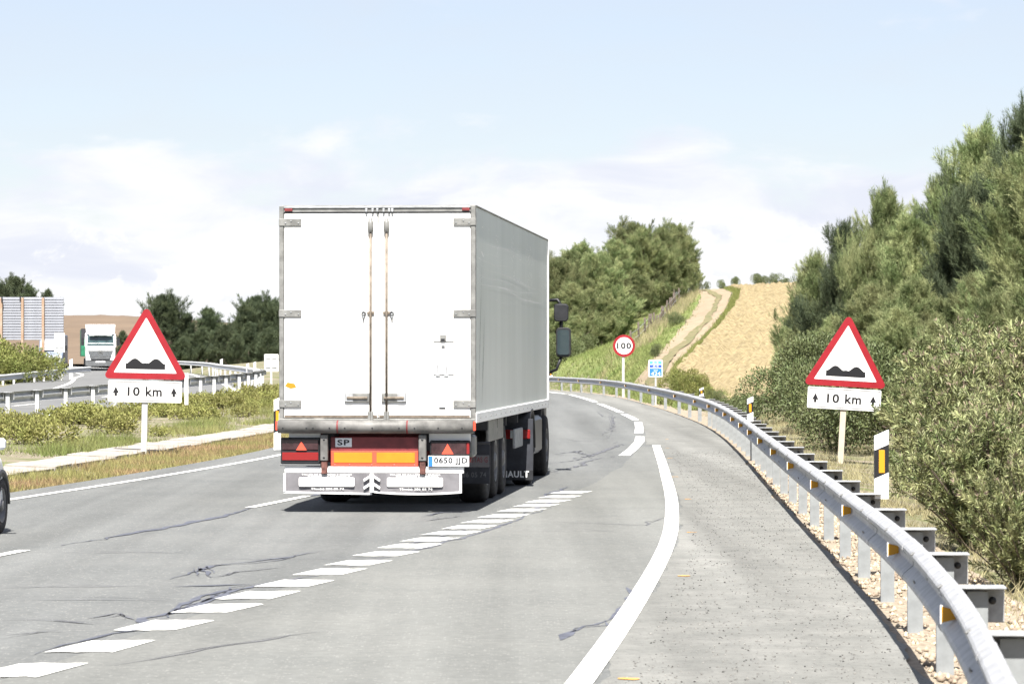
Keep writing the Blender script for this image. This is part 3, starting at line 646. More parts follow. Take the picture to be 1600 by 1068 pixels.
# central red board with orange panels and SP plate
rb = MB().box(U(518), U(656), -.02, .02, Z(728), Z(681.5), .008).build('rear_board', M['redpanel'], lorry)
MB().box(U(519), U(655), -.026, -.0205, Z(727), Z(703.5), .003).build('red_reflective_frame', M['redfluo'], rb)
for a, b in ((523.5, 583.5), (590.5, 650.5)): MB().box(U(a), U(b), -.031, -.0265, Z(722), Z(706), .002).build('orange_panel', M['orange'], rb)
sp = MB().box(U(525.5), U(551.5), -.03, -.0205, Z(697.5), Z(683.5), .003).build('service_plate', M['plate'], rb)
letters('plate_lettering', 'SP', M['black'], sp, (U(538.5), -.0315, Z(690.5)), w=.155, h=.072, bold=.03)
sb = MB()
for px in (525, 548, 583, 618, 650): sb.lathe([(-.032, 0), (-.031, .007), (-.0262, .008)], 6, 'y', (U(px), 0, Z(725)))
tag(sb.build('board_screw', M['alu'], rb), kind='stuff')
for px in (509, 663):
    bk = MB().box(U(px - 6), U(px + 6), -.10, -.03, Z(719), Z(678), .010).build('bumper_bracket', M['tubegrey'], lorry)
    MB().box(U(px - 4.5), U(px + 4.5), -.085, -.02, Z(739.5), Z(719.2), .008).build('bracket_foot', M['rust'], bk)
    b_ = MB()
    for py in (686, 714): b_.lathe([(-.1035, 0), (-.1025, .014), (-.0985, .016)], 8, 'y', (U(px), 0, Z(py)))
    tag(b_.build('bracket_hole', M['dark'], bk), kind='stuff')
# number plate
npl = MB().box(U(671.5), U(735.5), -.062, -.052, Z(727.5), Z(710.6), .003).build('number_plate', M['plate'], lorry)
MB().box(U(672.3), U(678.6), -.0645, -.0622, Z(726.8), Z(711.3)).build('blue_band', M['blue'], npl)
letters('plate_lettering', '0650 JJD', M['black'], npl, (U(707), -.0640, Z(719)), w=.425, h=.094, bold=.03)
# white rail and two printed mud flaps
MB().box(U(446), U(727), -.03, .0, Z(738), Z(728), .006).build('flap_rail', M['white'], lorry)
for s, (xa, xb) in enumerate(((U(444.5), U(583)), (U(584), U(724)))):
    zt, zb = Z(738.2), Z(769)
    fl = MB()
    n = 14; rings = []
    for i in range(n + 1):
        t = i/n; x = xa + (xb - xa)*t; bow = .012*math.sin(t*9 + s*2); dz = -.018*t if s == 0 else -.018 + .026*(2*t - 1)**2
        rings.append([(x, -.030 + bow*0, zt), (x, -.035 + bow, zb + dz), (x, -.020 + bow, zb + dz), (x, -.018, zt)])
    fl.loft(rings, smooth=False); flap = fl.build('mud_flap', M['flap'], lorry)
    bd = MB(); rings = []
    for i in range(n + 1):
        t = i/n; x = xa + (xb - xa)*t; bow = .012*math.sin(t*9 + s*2); dz = -.018*t if s == 0 else -.018 + .026*(2*t - 1)**2
        rings.append([(x, -.042 + bow, zb + dz - .003), (x, -.042 + bow, zb + dz + .020), (x, -.016 + bow, zb + dz + .020), (x, -.016 + bow, zb + dz - .003)])
    bd.loft(rings, smooth=False)
    ex = xa if s == 0 else xb - .03
    bd.box(ex, ex + .030, -.052, -.036, zb + .02, zt - .004)
    bd.build('flap_border', M['white'], flap)
    c = (xa + xb)/2 + (-.01 if s == 0 else -.025)
    y_ = -.050
    pn = MB().prism(rounded(rect(c - .355, c + .355, Z(759), Z(744.5)), .02), y_ - .004, y_).build('name_panel', M['signwhite'], flap)
    letters('firm_name', 'BALLESTAS GANDIA S.', M['palered'], pn, (c - .01, y_ - .0065, Z(751.8)), w=.60, h=.062, bold=.01)
    letters('flap_lettering', 'TALLER DE BALLESTAS Y FRENOS', M['white'], flap, (c, y_ - .001, Z(740.2)), w=.64, h=.018, bold=.02)
    letters('flap_lettering', 'SUSPENSION NEUMATICA', M['white'], flap, (c + .03, y_ - .001, Z(743)), w=.54, h=.024, bold=.02)
    letters('flap_lettering', 'Tfno(s) 286 05 74', M['white'], flap, (c + .01, y_ - .001, Z(763)), w=.42, h=.034, bold=.02)
em = MB(); cx = U(583.5)                                                 # white double-chevron emblem between the flaps
em.box(cx - .026, cx + .026, -.066, -.053, Z(768), Z(738.6), .004)
for py in (741, 753):
    for s in (-1, 1):
        em.prism([(cx + s*.0262, Z(py)), (cx + s*.0262, Z(py + 4.2)), (cx + s*.098, Z(py + 10)), (cx + s*.108, Z(py + 7)), (cx + s*.10, Z(py + 5.6))][::(1 if s < 0 else -1)], -.064, -.054)
em.build('chevron_emblem', M['white'], lorry)
# flaps behind the trailer's wheels
for s in (0, 1):
    xa = 2.03 if s else .02
    f2 = MB().box(xa, xa + .45, 2.20, 2.215, .28, .80, .004).build('wheel_flap', M['flapdark'], lorry)
    MB().box(xa + .01, xa + .44, 2.190, 2.1995, .50, .66, .003).build('flap_print', M['flap'], f2)
    letters('firm_name', 'BALLESTAS G', M['redpanel'], f2, (xa + .22, 2.188, .60), w=.40, h=.07, bold=.01)
    letters('flap_lettering', '286 05 74', M['cabgrey'], f2, (xa + .22, 2.198, .40), w=.36, h=.07, bold=.02)
    MB().tube([(xa, 2.21, .82), (xa + .45, 2.21, .82)], .02, 8).build('flap_hanger', M['chassis'], lorry)
MB().box(WD - .16, WD - .02, .06, .40, .70, .98, .03).build('side_canister', M['alu'], lorry)
MB().lathe([(-.03, 0), (-.028, .03), (.0, .034)], 10, 'y', (WD - .10, .05, .66)).build('side_marker', M['redlens'], lorry)
# wheels
def wheel(parent, x, y, r, w, side, rim=.56, dual=False):
    """side +1: outer face towards +x"""
    wl = bpy.data.objects.new('wheel', None); COL.objects.link(wl); wl.parent = parent; wl.location = (x, y, r)
    prof = [(-w/2 + .02, r*rim), (-w/2, r*.72), (-w/2 + .01, r*.93), (-w/2 + .05*w/.38, r*.985), (0, r), (w/2 - .05*w/.38, r*.985), (w/2 - .01, r*.93), (w/2, r*.72), (w/2 - .02, r*rim)]
    t = MB(); t.lathe(prof, 36)
    for q in (-.28, -.09, .09, .28): t.lathe([(w*q - .006, r*.992), (w*q, r*1.002), (w*q + .006, r*.992)], 36)
    t.build('tyre', M['tyre'], wl)
    o = side*(w/2); rm = MB(); rm.lathe([(o - side*.01, r*rim), (o - side*.015, r*rim*.9), (o - side*.12, r*rim*.78), (o - side*.12, r*.24), (o - side*.02, r*.22), (o + side*.0, r*.16), (o + side*.0, 0)], 24)
    rm.lathe([(-side*w*.45, r*rim), (-side*w*.45, .0)], 16)
    rr = rm.build('rim', M['rim'], wl)
    nb = MB()
    for k in range(8):
        a = k*math.pi/4; nb.lathe([(o - side*.12, .016), (o - side*.075, .014), (o - side*.07, 0)], 6, 'x', (0, math.cos(a)*r*.36, math.sin(a)*r*.36))
    tag(nb.build('wheel_nut', M['bolt'], rr), kind='stuff'); return wl
for y in (3.0, 4.27, 5.54):
    for s, x in ((-1, .12 + .19), (1, WD - .12 - .19)): wheel(lorry, x, y, .52, .385, s)
    MB().tube([(.3, y, .52), (WD - .3, y, .52)], .07, 10).build('axle', M['chassis'], lorry)
# side guard, legs, box under the floor
MB().box(WD - .09, WD - .05, 2.35, 4.6, ZB - .30, ZB - .01, .01).build('side_board', M['alu'], lorry)
MB().box(WD - .09, WD - .05, 6.6, 8.0, .62, .90, .01).build('side_guard', M['galv_dark'], lorry)
MB().tube([(WD - .45, 7.6, .25), (WD - .45, 7.6, ZB)], .06, 8).build('landing_leg', M['chassis'], lorry)
MB().tube([(.45, 7.6, .25), (.45, 7.6, ZB)], .06, 8).build('landing_leg', M['chassis'], lorry)
# scrapes and painted-on reflections along the right-hand side of the box
def wall_mark(y0, z0, y1, z1, w, m, amp=.03):
    q = MB(); k = 26; pts = []; ph = rng.uniform(0, 6, 2)
    for i in range(k + 1):
        t = i/k; yy = y0 + (y1 - y0)*t; zz = z0 + (z1 - z0)*t + amp*math.sin(ph[0] + t*7) + amp*.3*math.sin(ph[1] + t*17); ww = w*(.3 + .7*math.sin(math.pi*t))*(.6 + .8*rng.random()); pts.append((yy, zz, ww/2))
    x = WD - .0095
    q._add([(x, a, b - c) for a, b, c in pts] + [(x, a, b + c) for a, b, c in pts], [(i, i + 1, i + k + 2, i + k + 1) for i in range(k)])
    return q.build('scrape_reflection_mark', m, lorry)
M['wall_mark'] = mat('bare_scrape', (.78, .79, .78), .5, var=.1, scale=9)
M['reflection_pale'] = mat('pale_reflection_streak', (.66, .68, .665), .45, var=.1, scale=5)  # upright light reflections low on the wall, painted as pale ribbons
M['reflection_dark'] = mat('dark_reflection_streak', (.30, .33, .31), .5, var=.2, scale=4)  # dark greenish reflection by the rear edge, put in as colour
for a in ((.6,2.88,10.6,2.95,.030),(.4,3.02,7.0,2.98,.016),(1.2,3.12,9.8,3.02,.020),(.5,3.20,5.2,3.22,.016),(3.8,3.10,11.8,3.0,.018),(.8,3.40,7.6,3.55,.018),(2.5,3.50,9.5,3.32,.014),(.4,3.32,4.0,3.30,.012),(1.6,2.74,6.4,2.70,.014),(7.0,3.62,11.0,3.40,.012),(5.0,2.86,11.6,2.78,.034)): wall_mark(*a[:4], a[4]*.6, M['wall_mark'], .016)
for y0, z1 in ((7.2, 2.02), (7.75, 2.20), (8.35, 2.45), (9.2, 2.48)): wall_mark(y0, ZB + .14, y0 + .12, z1, .10, M['reflection_pale'], .02)
for y0, z0, z1 in ((.55, 1.5, 3.1), (.95, 1.3, 2.5)): wall_mark(y0, z0, y0 + .35, z1, .16, M['reflection_dark'], .05)
# tractor unit
MB().box(.75, 1.75, 8.2, 14.2, .55, .85, .02).build('tractor_chassis', M['chassis'], lorry)
for s in (-1, 1):
    x = WD/2 + s*.93
    x += s*.10; f3 = MB().box(x - .30, x + .30, 8.28, 8.30, .10, 1.02, .004).build('tractor_flap', M['flapdark'], lorry)
    MB().box(x - .30, x + .30, 8.262, 8.2795, .095, .25, .003).build('flap_hem', M['dark'], f3)
    letters('maker_name', 'RENAULT', M['white'], f3, (x - .04, 8.258, .185), w=.56, h=.10, bold=.03)
    lr = MB().box(x - .32, x + .26, 8.22, 8.275, .72, .86, .01).build('tractor_light', M['redlens'], f3)
    MB().box(x - .04, x + .12, 8.208, 8.2195, .73, .85, .004).build('clear_lens', M['lens'], lr)
    x -= s*.10; g = MB(); rings = []
    for k in range(13):
        a = math.pi*k/12; yy, zz = 8.95 - math.cos(a)*.64, .55 + math.sin(a)*.62; yi, zi = 8.95 - math.cos(a)*.60, .55 + math.sin(a)*.58
        rings.append([(x - .36, yy, zz), (x + .34, yy, zz), (x + .34, yi, zi), (x - .36, yi, zi)])
    g.loft(rings); g.build('mudguard', M['dark'], lorry)
    wheel(lorry, x - s*.18 + s*.36, 8.95, .50, .30, s); wheel(lorry, x - s*.30, 8.95, .50, .30, s)
    wheel(lorry, WD/2 + s*1.06, 12.75, .50, .32, s)
MB().tube([(.4, 8.95, .5), (WD - .4, 8.95, .5)], .09, 10).build('axle', M['chassis'], lorry)
MB().tube([(.3, 12.75, .5), (WD - .3, 12.75, .5)], .07, 10).build('axle', M['chassis'], lorry)
MB().box(WD - .5, WD - .03, 10.0, 11.6, .42, 1.02, .06).build('fuel_tank', M['cabblue'], lorry)
MB().box(.05, .5, 10.0, 11.6, .42, 1.02, .06).build('fuel_tank', M['cabblue'], lorry)
cb = MB(); rings = []                                                    # cab: lofted so that it rounds towards the nose
for y, inx, z0, z1 in ((12.66, .16, .75, 3.45), (13.2, .14, .42, 3.5), (14.0, .14, .38, 3.45), (14.55, .18, .38, 3.2), (14.85, .22, .40, 2.6), (14.9, .34, .6, 1.5)):
    rings.append([(x, y, z) for x, z in rounded(rect(inx, WD - inx, z0, z1), .12, 4)])
cb.loft(rings); cab = cb.build('cab', M['cabblue'], lorry)
for s in (-1, 1):
    x = WD/2 + s*(WD/2 - .137)
    MB().prism([(13.35, 1.95), (14.5, 1.95), (14.35, 2.85), (13.35, 2.85)], x - .004, x + .004, 'x').build('side_window', M['glass'], cab)
    g = MB(); rings = []
    for k in range(13):
        a = math.pi*k/12; yy, zz = 12.75 - math.cos(a)*.62, .56 + math.sin(a)*.62; yi, zi = 12.75 - math.cos(a)*.56, .56 + math.sin(a)*.56
        rings.append([(x - .20, yy, zz), (x + .03, yy, zz), (x + .03, yi, zi), (x - .20, yi, zi)])
    g.loft(rings); g.build('front_mudguard', M['dark'], lorry)
    mx = WD/2 + s*1.40
    mr = MB(); mr.loft([[(mx + ux, 13.98 + dy, zz) for ux, zz in rounded(rect(-.125*q, .125*q, 2.24 - .29*q, 2.24 + .21*q), .06, 4)] for dy, q in ((-.02, .95), (.0, 1), (.10, .98), (.17, .7))])
    mirror = mr.build('mirror', M['dark'], lorry)
    MB().prism(rounded(rect(mx - .10, mx + .10, 1.99, 2.41), .04, 4), 13.945, 13.9595).build('mirror_glass', M['glass'], mirror)
    m2 = MB(); m2.loft([[(mx - s*.04 + ux, 13.98 + dy, zz) for ux, zz in rounded(rect(-.12*q, .12*q, 2.70 - .15*q, 2.70 + .15*q), .05, 4)] for dy, q in ((-.03, .9), (.0, 1), (.13, .98), (.19, .6))]); m2.build('wide_angle_mirror', M['dark'], lorry)
    MB().tube([(WD/2 + s*1.08, 14.15, 2.90), (mx - s*.10, 14.03, 2.92), (mx - s*.03, 14.02, 2.80)], .026, 8).build('mirror_arm', M['dark'], lorry)
    MB().tube([(WD/2 + s*1.08, 14.15, 1.66), (mx - s*.12, 14.03, 1.74), (mx - s*.03, 14.02, 1.98)], .026, 8).build('mirror_arm', M['dark'], lorry)
    MB().tube([(mx - s*.04, 14.03, 2.40), (mx - s*.04, 14.03, 2.62)], .03, 8).build('mirror_arm', M['dark'], lorry)

# ------------------------------------------------------------------ oncoming lorry
ol_x, ol_y = (157 - CX)*262/F, 262
onl = thing('oncoming_lorry', 'distant oncoming white cab lorry with green tarpaulin body', 'lorry', (ol_x, ol_y, float(z_O(ol_y))), R(8))
cb = MB(); rings = []
for y, inx, z0, z1 in ((2.1, .06, .95, 3.0), (1.0, .0, .9, 3.05), (.25, .02, .88, 2.95), (.02, .06, .86, 2.2), (-.06, .14, .9, 1.5)):
    rings.append([(x, y, z) for x, z in rounded(rect(-1.22 + inx, 1.22 - inx, z0, z1), .10, 4)])
cb.loft(rings[::-1]); oc = cb.build('cab', M['cabwhite'], onl)
MB().loft([[(-1.08, .12, 2.02), (1.08, .12, 2.02), (1.02, .30, 2.84), (-1.02, .30, 2.84)], [(-1.08, -.02, 2.02), (1.08, -.02, 2.02), (1.02, .17, 2.84), (-1.02, .17, 2.84)]], smooth=False).build('windscreen', M['windscreen'], oc)
MB().loft([[(-1.12, .10, 2.98), (1.12, .10, 2.98), (1.12, .5, 2.98), (-1.12, .5, 2.98)], [(-1.18, .75, 3.72), (1.18, .75, 3.72), (1.18, 1.9, 3.72), (-1.18, 1.9, 3.72)]], smooth=False).build('roof_deflector', M['cabwhite'], onl)
MB().box(-.9, .9, -.16, .06, 2.80, 2.95, .03).build('sun_visor', M['cabwhite'], onl)
MB().box(-.5, .5, -.20, -.165, 2.83, 2.88).build('visor_slot', M['dark'], onl)
for z0, w in ((1.62, 1.02), (1.44, .95), (1.26, .88)):
    MB().loft([[(-w, -.06, z0), (w, -.06, z0), (w*.9, -.06, z0 - .10), (-w*.9, -.06, z0 - .10)], [(-w, -.12, z0), (w, -.12, z0), (w*.9, -.12, z0 - .10), (-w*.9, -.12, z0 - .10)]], smooth=False).build('grille_slat', M['cabgrey'], onl)
st = MB(); 
for k in range(20):
    a, b = 2*math.pi*k/20, 2*math.pi*(k + 1)/20
    st.tube([(.17*math.cos(a), -.15, 1.50 + .17*math.sin(a)), (.17*math.cos(b), -.15, 1.50 + .17*math.sin(b))], .016, 6, False)
for k in range(3):
    a = math.pi/2 + 2*math.pi*k/3; st.tube([(0, -.15, 1.5), (.16*math.cos(a), -.15, 1.5 + .16*math.sin(a))], [.03, .008], 6)
st.build('star_badge', M['alu'], onl)
bp = MB(); bp.loft([[(x, y, z) for x, z in rounded(rect(-1.23 + i, 1.23 - i, .38, 1.12), .08, 4)] for y, i in ((-.16, .10), (-.08, .02), (.4, 0))]); ob = bp.build('bumper', M['cabgrey'], onl)
MB().box(-.38, .38, -.18, -.165, .66, .78).build('number_plate', M['plate'], ob)
MB().box(-.85, .85, -.17, -.163, .80, .95).build('lower_grille', M['dark'], ob)
for s in (-1, 1):
    MB().prism([(s*.75, .86), (s*1.16, .84), (s*1.18, 1.08), (s*.85, 1.08)][::s], -.175, -.14).build('headlight', M['lens'], ob)
    MB().box(s*1.20 - .05, s*1.20 + .05, -.02, .16, 1.9, 2.75, .03).build('a_pillar', M['cabwhite'], oc)
    MB().loft([[(s*1.42 + ux, dy, zz) for ux, zz in rounded(rect(-.12, .12, 2.02, 2.62), .05, 3)] for dy in (.0, .14)]).build('mirror', M['dark'], onl)
    MB().tube([(s*1.2, .2, 2.7), (s*1.42, .1, 2.66)], .03, 6).build('mirror_arm', M['dark'], onl)
    wheel(onl, s*1.04, 1.15, .5, .34, s); wheel(onl, s*1.0, 5.2, .5, .5, s); wheel(onl, s*1.04, 10.2, .5, .38, s); wheel(onl, s*1.04, 11.5, .5, .38, s)
MB().box(-.5, .5, .6, 13.6, .62, .95).build('chassis', M['chassis'], onl)
tb = MB().box(-1.52, .98, 2.4, 14.0, 1.15, 3.40, .03).build('tarpaulin_body', M['tarpgreen'], onl)
MB().box(-1.53, .99, 2.36, 2.395, 2.62, 3.41).build('front_board', M['chassis'], tb)

# ------------------------------------------------------------------ white car at the left edge of the frame
def car(name, label, loc, rz, paint, group=None, s=1.0):
    c = thing(name, label, 'car', loc, rz, group); w = .88
    # local: nose at +y
    bd = MB(); rings = []
    for y, hw, z0, zt in ((-2.05, .62, .38, .80), (-1.98, .76, .30, .92), (-1.6, .86, .24, .98), (-.6, .88, .22, .96), (.6, .88, .22, .94), (1.3, .87, .24, .88), (1.75, .80, .28, .78), (2.0, .62, .32, .66), (2.07, .45, .38, .58)):
        rings.append([(x, y, z) for x, z in rounded(rect(-hw, hw, z0, zt), min(.10, (zt - z0)*.3), 4)])
    bd.loft(rings); b = bd.build('body', paint, c)
    gh = MB(); rings = []
    for y, hw, zt in ((-1.75, .74, .98), (-1.35, .70, 1.36), (-.8, .66, 1.46), (.0, .65, 1.46), (.35, .68, 1.36), (1.05, .76, .95)):
        rings.append([(-hw - .02, y, .90), (hw + .02, y, .90), (hw - .05*(zt - .9), y, zt - .06), (hw - .10, y, zt), (-hw + .10, y, zt), (-hw + .05*(zt - .9), y, zt - .06)])
    gh.loft(rings, smooth=False); gh.build('greenhouse', M['glass'], c)
    MB().loft([[(-.60, y, z - .02), (.60, y, z - .02), (.58, y, z + .02), (-.58, y, z + .02)] for y, z in ((-1.35, 1.37), (-.8, 1.475), (0, 1.475), (.33, 1.38))], smooth=False).build('roof', paint, c)
    for sx in (-1, 1):
        for y in (-.75, .10): MB().tube([(sx*.80, y, .93), (sx*.67, y - .05, 1.44)], .035, 6).build('pillar', paint, c)
        for y in (-1.28, 1.28):
            wheel(c, sx*.78, y, .315, .215, sx, .62)
            a = MB()
            a.loft([[(sx*.885, y + math.cos(t)*q, .315 + math.sin(t)*q) for q in (.33, .40)] + [(sx*.80, y + math.cos(t)*q, .315 + math.sin(t)*q) for q in (.40, .33)] for t in (math.pi*k/12 for k in range(13))]); a.build('wheel_arch', M['dark'], c)
        MB().box(sx*.60 - .13, sx*.60 + .13, -2.06, -1.93, .70, .86, .03).build('tail_light', M['redlens'], c)
        MB().box(sx*.60 - .14, sx*.60 + .14, 1.86, 2.0, .56, .68, .03).build('headlight', M['lens'], c)
        MB().box(sx*.95 - .09, sx*.95 + .09, .62, .74, .95, 1.08, .03).build('door_mirror', paint, c)
        MB().box(sx*.885 - .01, sx*.885 + .01, -.35, -.17, .78, .81, .004).build('door_handle', paint, c)
    MB().box(-.26, .26, -2.075, -2.04, .58, .69).build('number_plate', M['plate'], c)
    MB().box(-.7, .7, -2.06, -1.9, .30, .40, .03).build('rear_bumper', M['dark'], c)
    MB().box(-.5, .5, 2.0, 2.075, .34, .44, .02).build('grille', M['dark'], c)
    return c
car('white_car', 'white car cut by the left edge of the frame, only a front wheel showing', (-6.63, 35.12, 0), R(-3.0), M['carwhite'])

# ------------------------------------------------------------------ warning signs
def bump_symbol(cx, z0, w, h):
    pts = [(cx - w/2, z0), (cx + w/2, z0)]; n = 28
    for i in range(n + 1):
        t = 1 - i/n; q = abs((t - .5)*2)
        v = .52 + (.48*math.cos((q - .53)/.40*math.pi/2)**1.25 if abs(q - .53) < .40 else 0) + (.08*(1 - q/.2) if q < .2 else 0)
        pts.append((cx - w/2 + w*t, z0 + h*v))
    return pts
def arrow(cx, cz, h):
    return [(cx, cz + h*.5), (cx - h*.34, cz - h*.22), (cx - h*.14, cz - h*.17), (cx - h*.14, cz - h*.5), (cx + h*.14, cz - h*.5), (cx + h*.14, cz - h*.17), (cx + h*.34, cz - h*.22)]
def warning_sign(label, px_base, px_tri_base, D, tw, tilt, postm, yaw=0.0):
    x = (px_base - CX)*D/F; zb = T1(x, D); zt = H - (px_tri_base - HY)*D/F - zb    # triangle base height over the ground
    s = thing('warning_sign', label, 'road sign', (x, D, zb), rot=(0, R(tilt), R(yaw)))
    th = tw*.865; A = [(-tw/2 - .03, zt), (tw/2 + .03, zt), (0, zt + th + .05)]
    MB().box(-.06, .06, .0, .05, -.3, zt + th*.8, .006).build('post', postm, s)
    p = MB().prism(rounded(A, .075), -.028, -.002).build('triangle_plate', M['signred'], s)
    b = .125*tw/1.66; inn = [(-tw/2 + b*1.55, zt + b), (tw/2 - b*1.55, zt + b), (0, zt + th - b*1.55)]
    wp = MB().prism(rounded(inn, .012), -.032, -.0285).build('white_field', M['signwhite'], p)
    MB().prism(bump_symbol(.0, zt + .20, .80*tw/1.66, .215), -.035, -.0325).build('bumps_symbol', M['black'], p)
    pw, ph = tw*.895, .43; z1 = zt - .035
    d = MB().prism(rounded(rect(-pw/2, pw/2, z1 - ph, z1), .03), -.028, -.002).build('distance_plate', M['signwhite'], s)
    o_, i_ = rounded(rect(-pw/2 + .022, pw/2 - .022, z1 - ph + .022, z1 - .022), .024), rounded(rect(-pw/2 + .034, pw/2 - .034, z1 - ph + .034, z1 - .034), .016)
    k = len(o_); bm_ = MB(); bm_._add([(u, -.0305, v) for u, v in o_] + [(u, -.0305, v) for u, v in i_], [(j, (j+1) % k, (j+1) % k + k, j + k) for j in range(k)]); bm_.build('plate_border', M['black'], d)
    letters('plate_figures', '10', M['black'], d, (-.225, -.031, z1 - ph*.50), w=.25, h=.185, bold=.03)
    letters('plate_unit', 'km', M['black'], d, (.18, -.031, z1 - ph*.49), w=.33, h=.195, bold=.03)
    for sx in (-1, 1): MB().prism(arrow(sx*.585, z1 - ph*.5, .19), -.033, -.0285).build('arrow', M['black'], d)
    MB().box(-.35, .35, -.0015, .03, zt + .28, zt + .32).build('bracket', M['galv_dark'], s)
    MB().box(-.35, .35, -.0015, .03, z1 - .24, z1 - .20).build('bracket', M['galv_dark'], s)
    return s
warning_sign('bumpy road warning triangle with 10 km plate on the median left of the lorry', 224.5, 592, 65.7, 1.66, 1.2, M['post'])
warning_sign('leaning bumpy road warning triangle with 10 km plate, oleander covering its plate corner', 1313, 603.5, 66.0, 1.66, 3.3, M['postbeige'])

def disc(r, n=40, c=(0, 0)): return [(c[0] + r*math.cos(2*math.pi*k/n), c[1] + r*math.sin(2*math.pi*k/n)) for k in range(n)]
D = 150; x = (974 - CX)*D/F; zb = T1(x, D); zc = H - (540 - HY)*D/F - zb
s = thing('speed_limit_sign', 'round red rimmed 100 speed limit sign on a steel post behind the far guardrail', 'road sign', (x, D, zb))
MB().box(-.06, .06, .0, .05, -.3, zc + .4, .006).build('post', M['post'], s)
p = MB().prism(disc(.51, c=(.03, zc)), -.028, -.002).build('round_plate', M['signred'], s)
MB().prism(disc(.39, c=(.03, zc)), -.032, -.0285).build('white_field', M['signwhite'], p)
letters('speed_figures', '100', M['black'], p, (.03, -.0345, zc), w=.66, h=.30, bold=.045)
D = 129; x = (1024.5 - CX)*D/F; zb = T1(x, D); S_ = D/F
s = thing('kilometre_sign', 'small blue and green kilometre 424 marker sign beside the round speed sign', 'road sign', (x, D, zb))
zz = lambda py: H - (py - HY)*S_ - zb
MB().box(-.035, .035, .0, .04, -.3, zz(570), .005).build('post', M['post'], s)
p = MB().prism(rounded(rect(-.285, .275, zz(588.5), zz(562)), .04), -.024, -.002).build('marker_plate', M['signwhite'], s)
g1 = MB().prism(rounded(rect(-.25, .24, zz(568.5), zz(563.4)), .012), -.028, -.0245).build('green_band', M['green'], p)
g2 = MB().prism(rounded(rect(-.25, .24, zz(574), zz(569.6)), .012), -.028, -.0245).build('road_number_band', M['bluedk'], p)
g3 = MB().prism(rounded(rect(-.25, .24, zz(587.2), zz(575.2)), .012), -.028, -.0245).build('kilometre_band', M['blue'], p)
letters('band_lettering', 'E-5', M['signwhite'], g1, (-.005, -.030, zz(566)), w=.22, h=.075, bold=.01)
letters('band_lettering', 'A-4', M['signwhite'], g2, (-.005, -.030, zz(571.8)), w=.22, h=.075, bold=.01)
letters('band_lettering', 'km', M['signwhite'], g3, (.0, -.030, zz(578)), w=.14, h=.06, bold=.01)
letters('kilometre_figures', '424', M['signwhite'], g3, (.0, -.030, zz(583.4)), w=.37, h=.14, bold=.0)
def sign_back(label, px, py0, py1, pw, D, name='sign_back'):
    x = (px - CX)*D/F; zb = T1(x, D); z0, z1 = H - (py1 - HY)*D/F - zb, H - (py0 - HY)*D/F - zb
    s = thing(name, label, 'road sign', (x, D, zb)); hw = pw*D/F/2
    MB().box(-.05, .05, -.05, -.004, -.3, z1 - .05, .005).build('post', M['post'], s)
    p = MB().prism(rounded(rect(-hw, hw, z0, z1), .03), .0, .03).build('panel', M['white'], s)
    for q in (.25, .75): MB().box(-hw*.8, hw*.8, -.03, -.0005, z0 + (z1 - z0)*q - .03, z0 + (z1 - z0)*q + .03).build('stiffener', M['signback'], s)
sign_back('white back of a tall sign panel in front of the distant van', 93, 520, 550, 16, 205)
sign_back('white back of a sign panel half hidden by the left side of the lorry', 424, 553, 580, 22, 150)
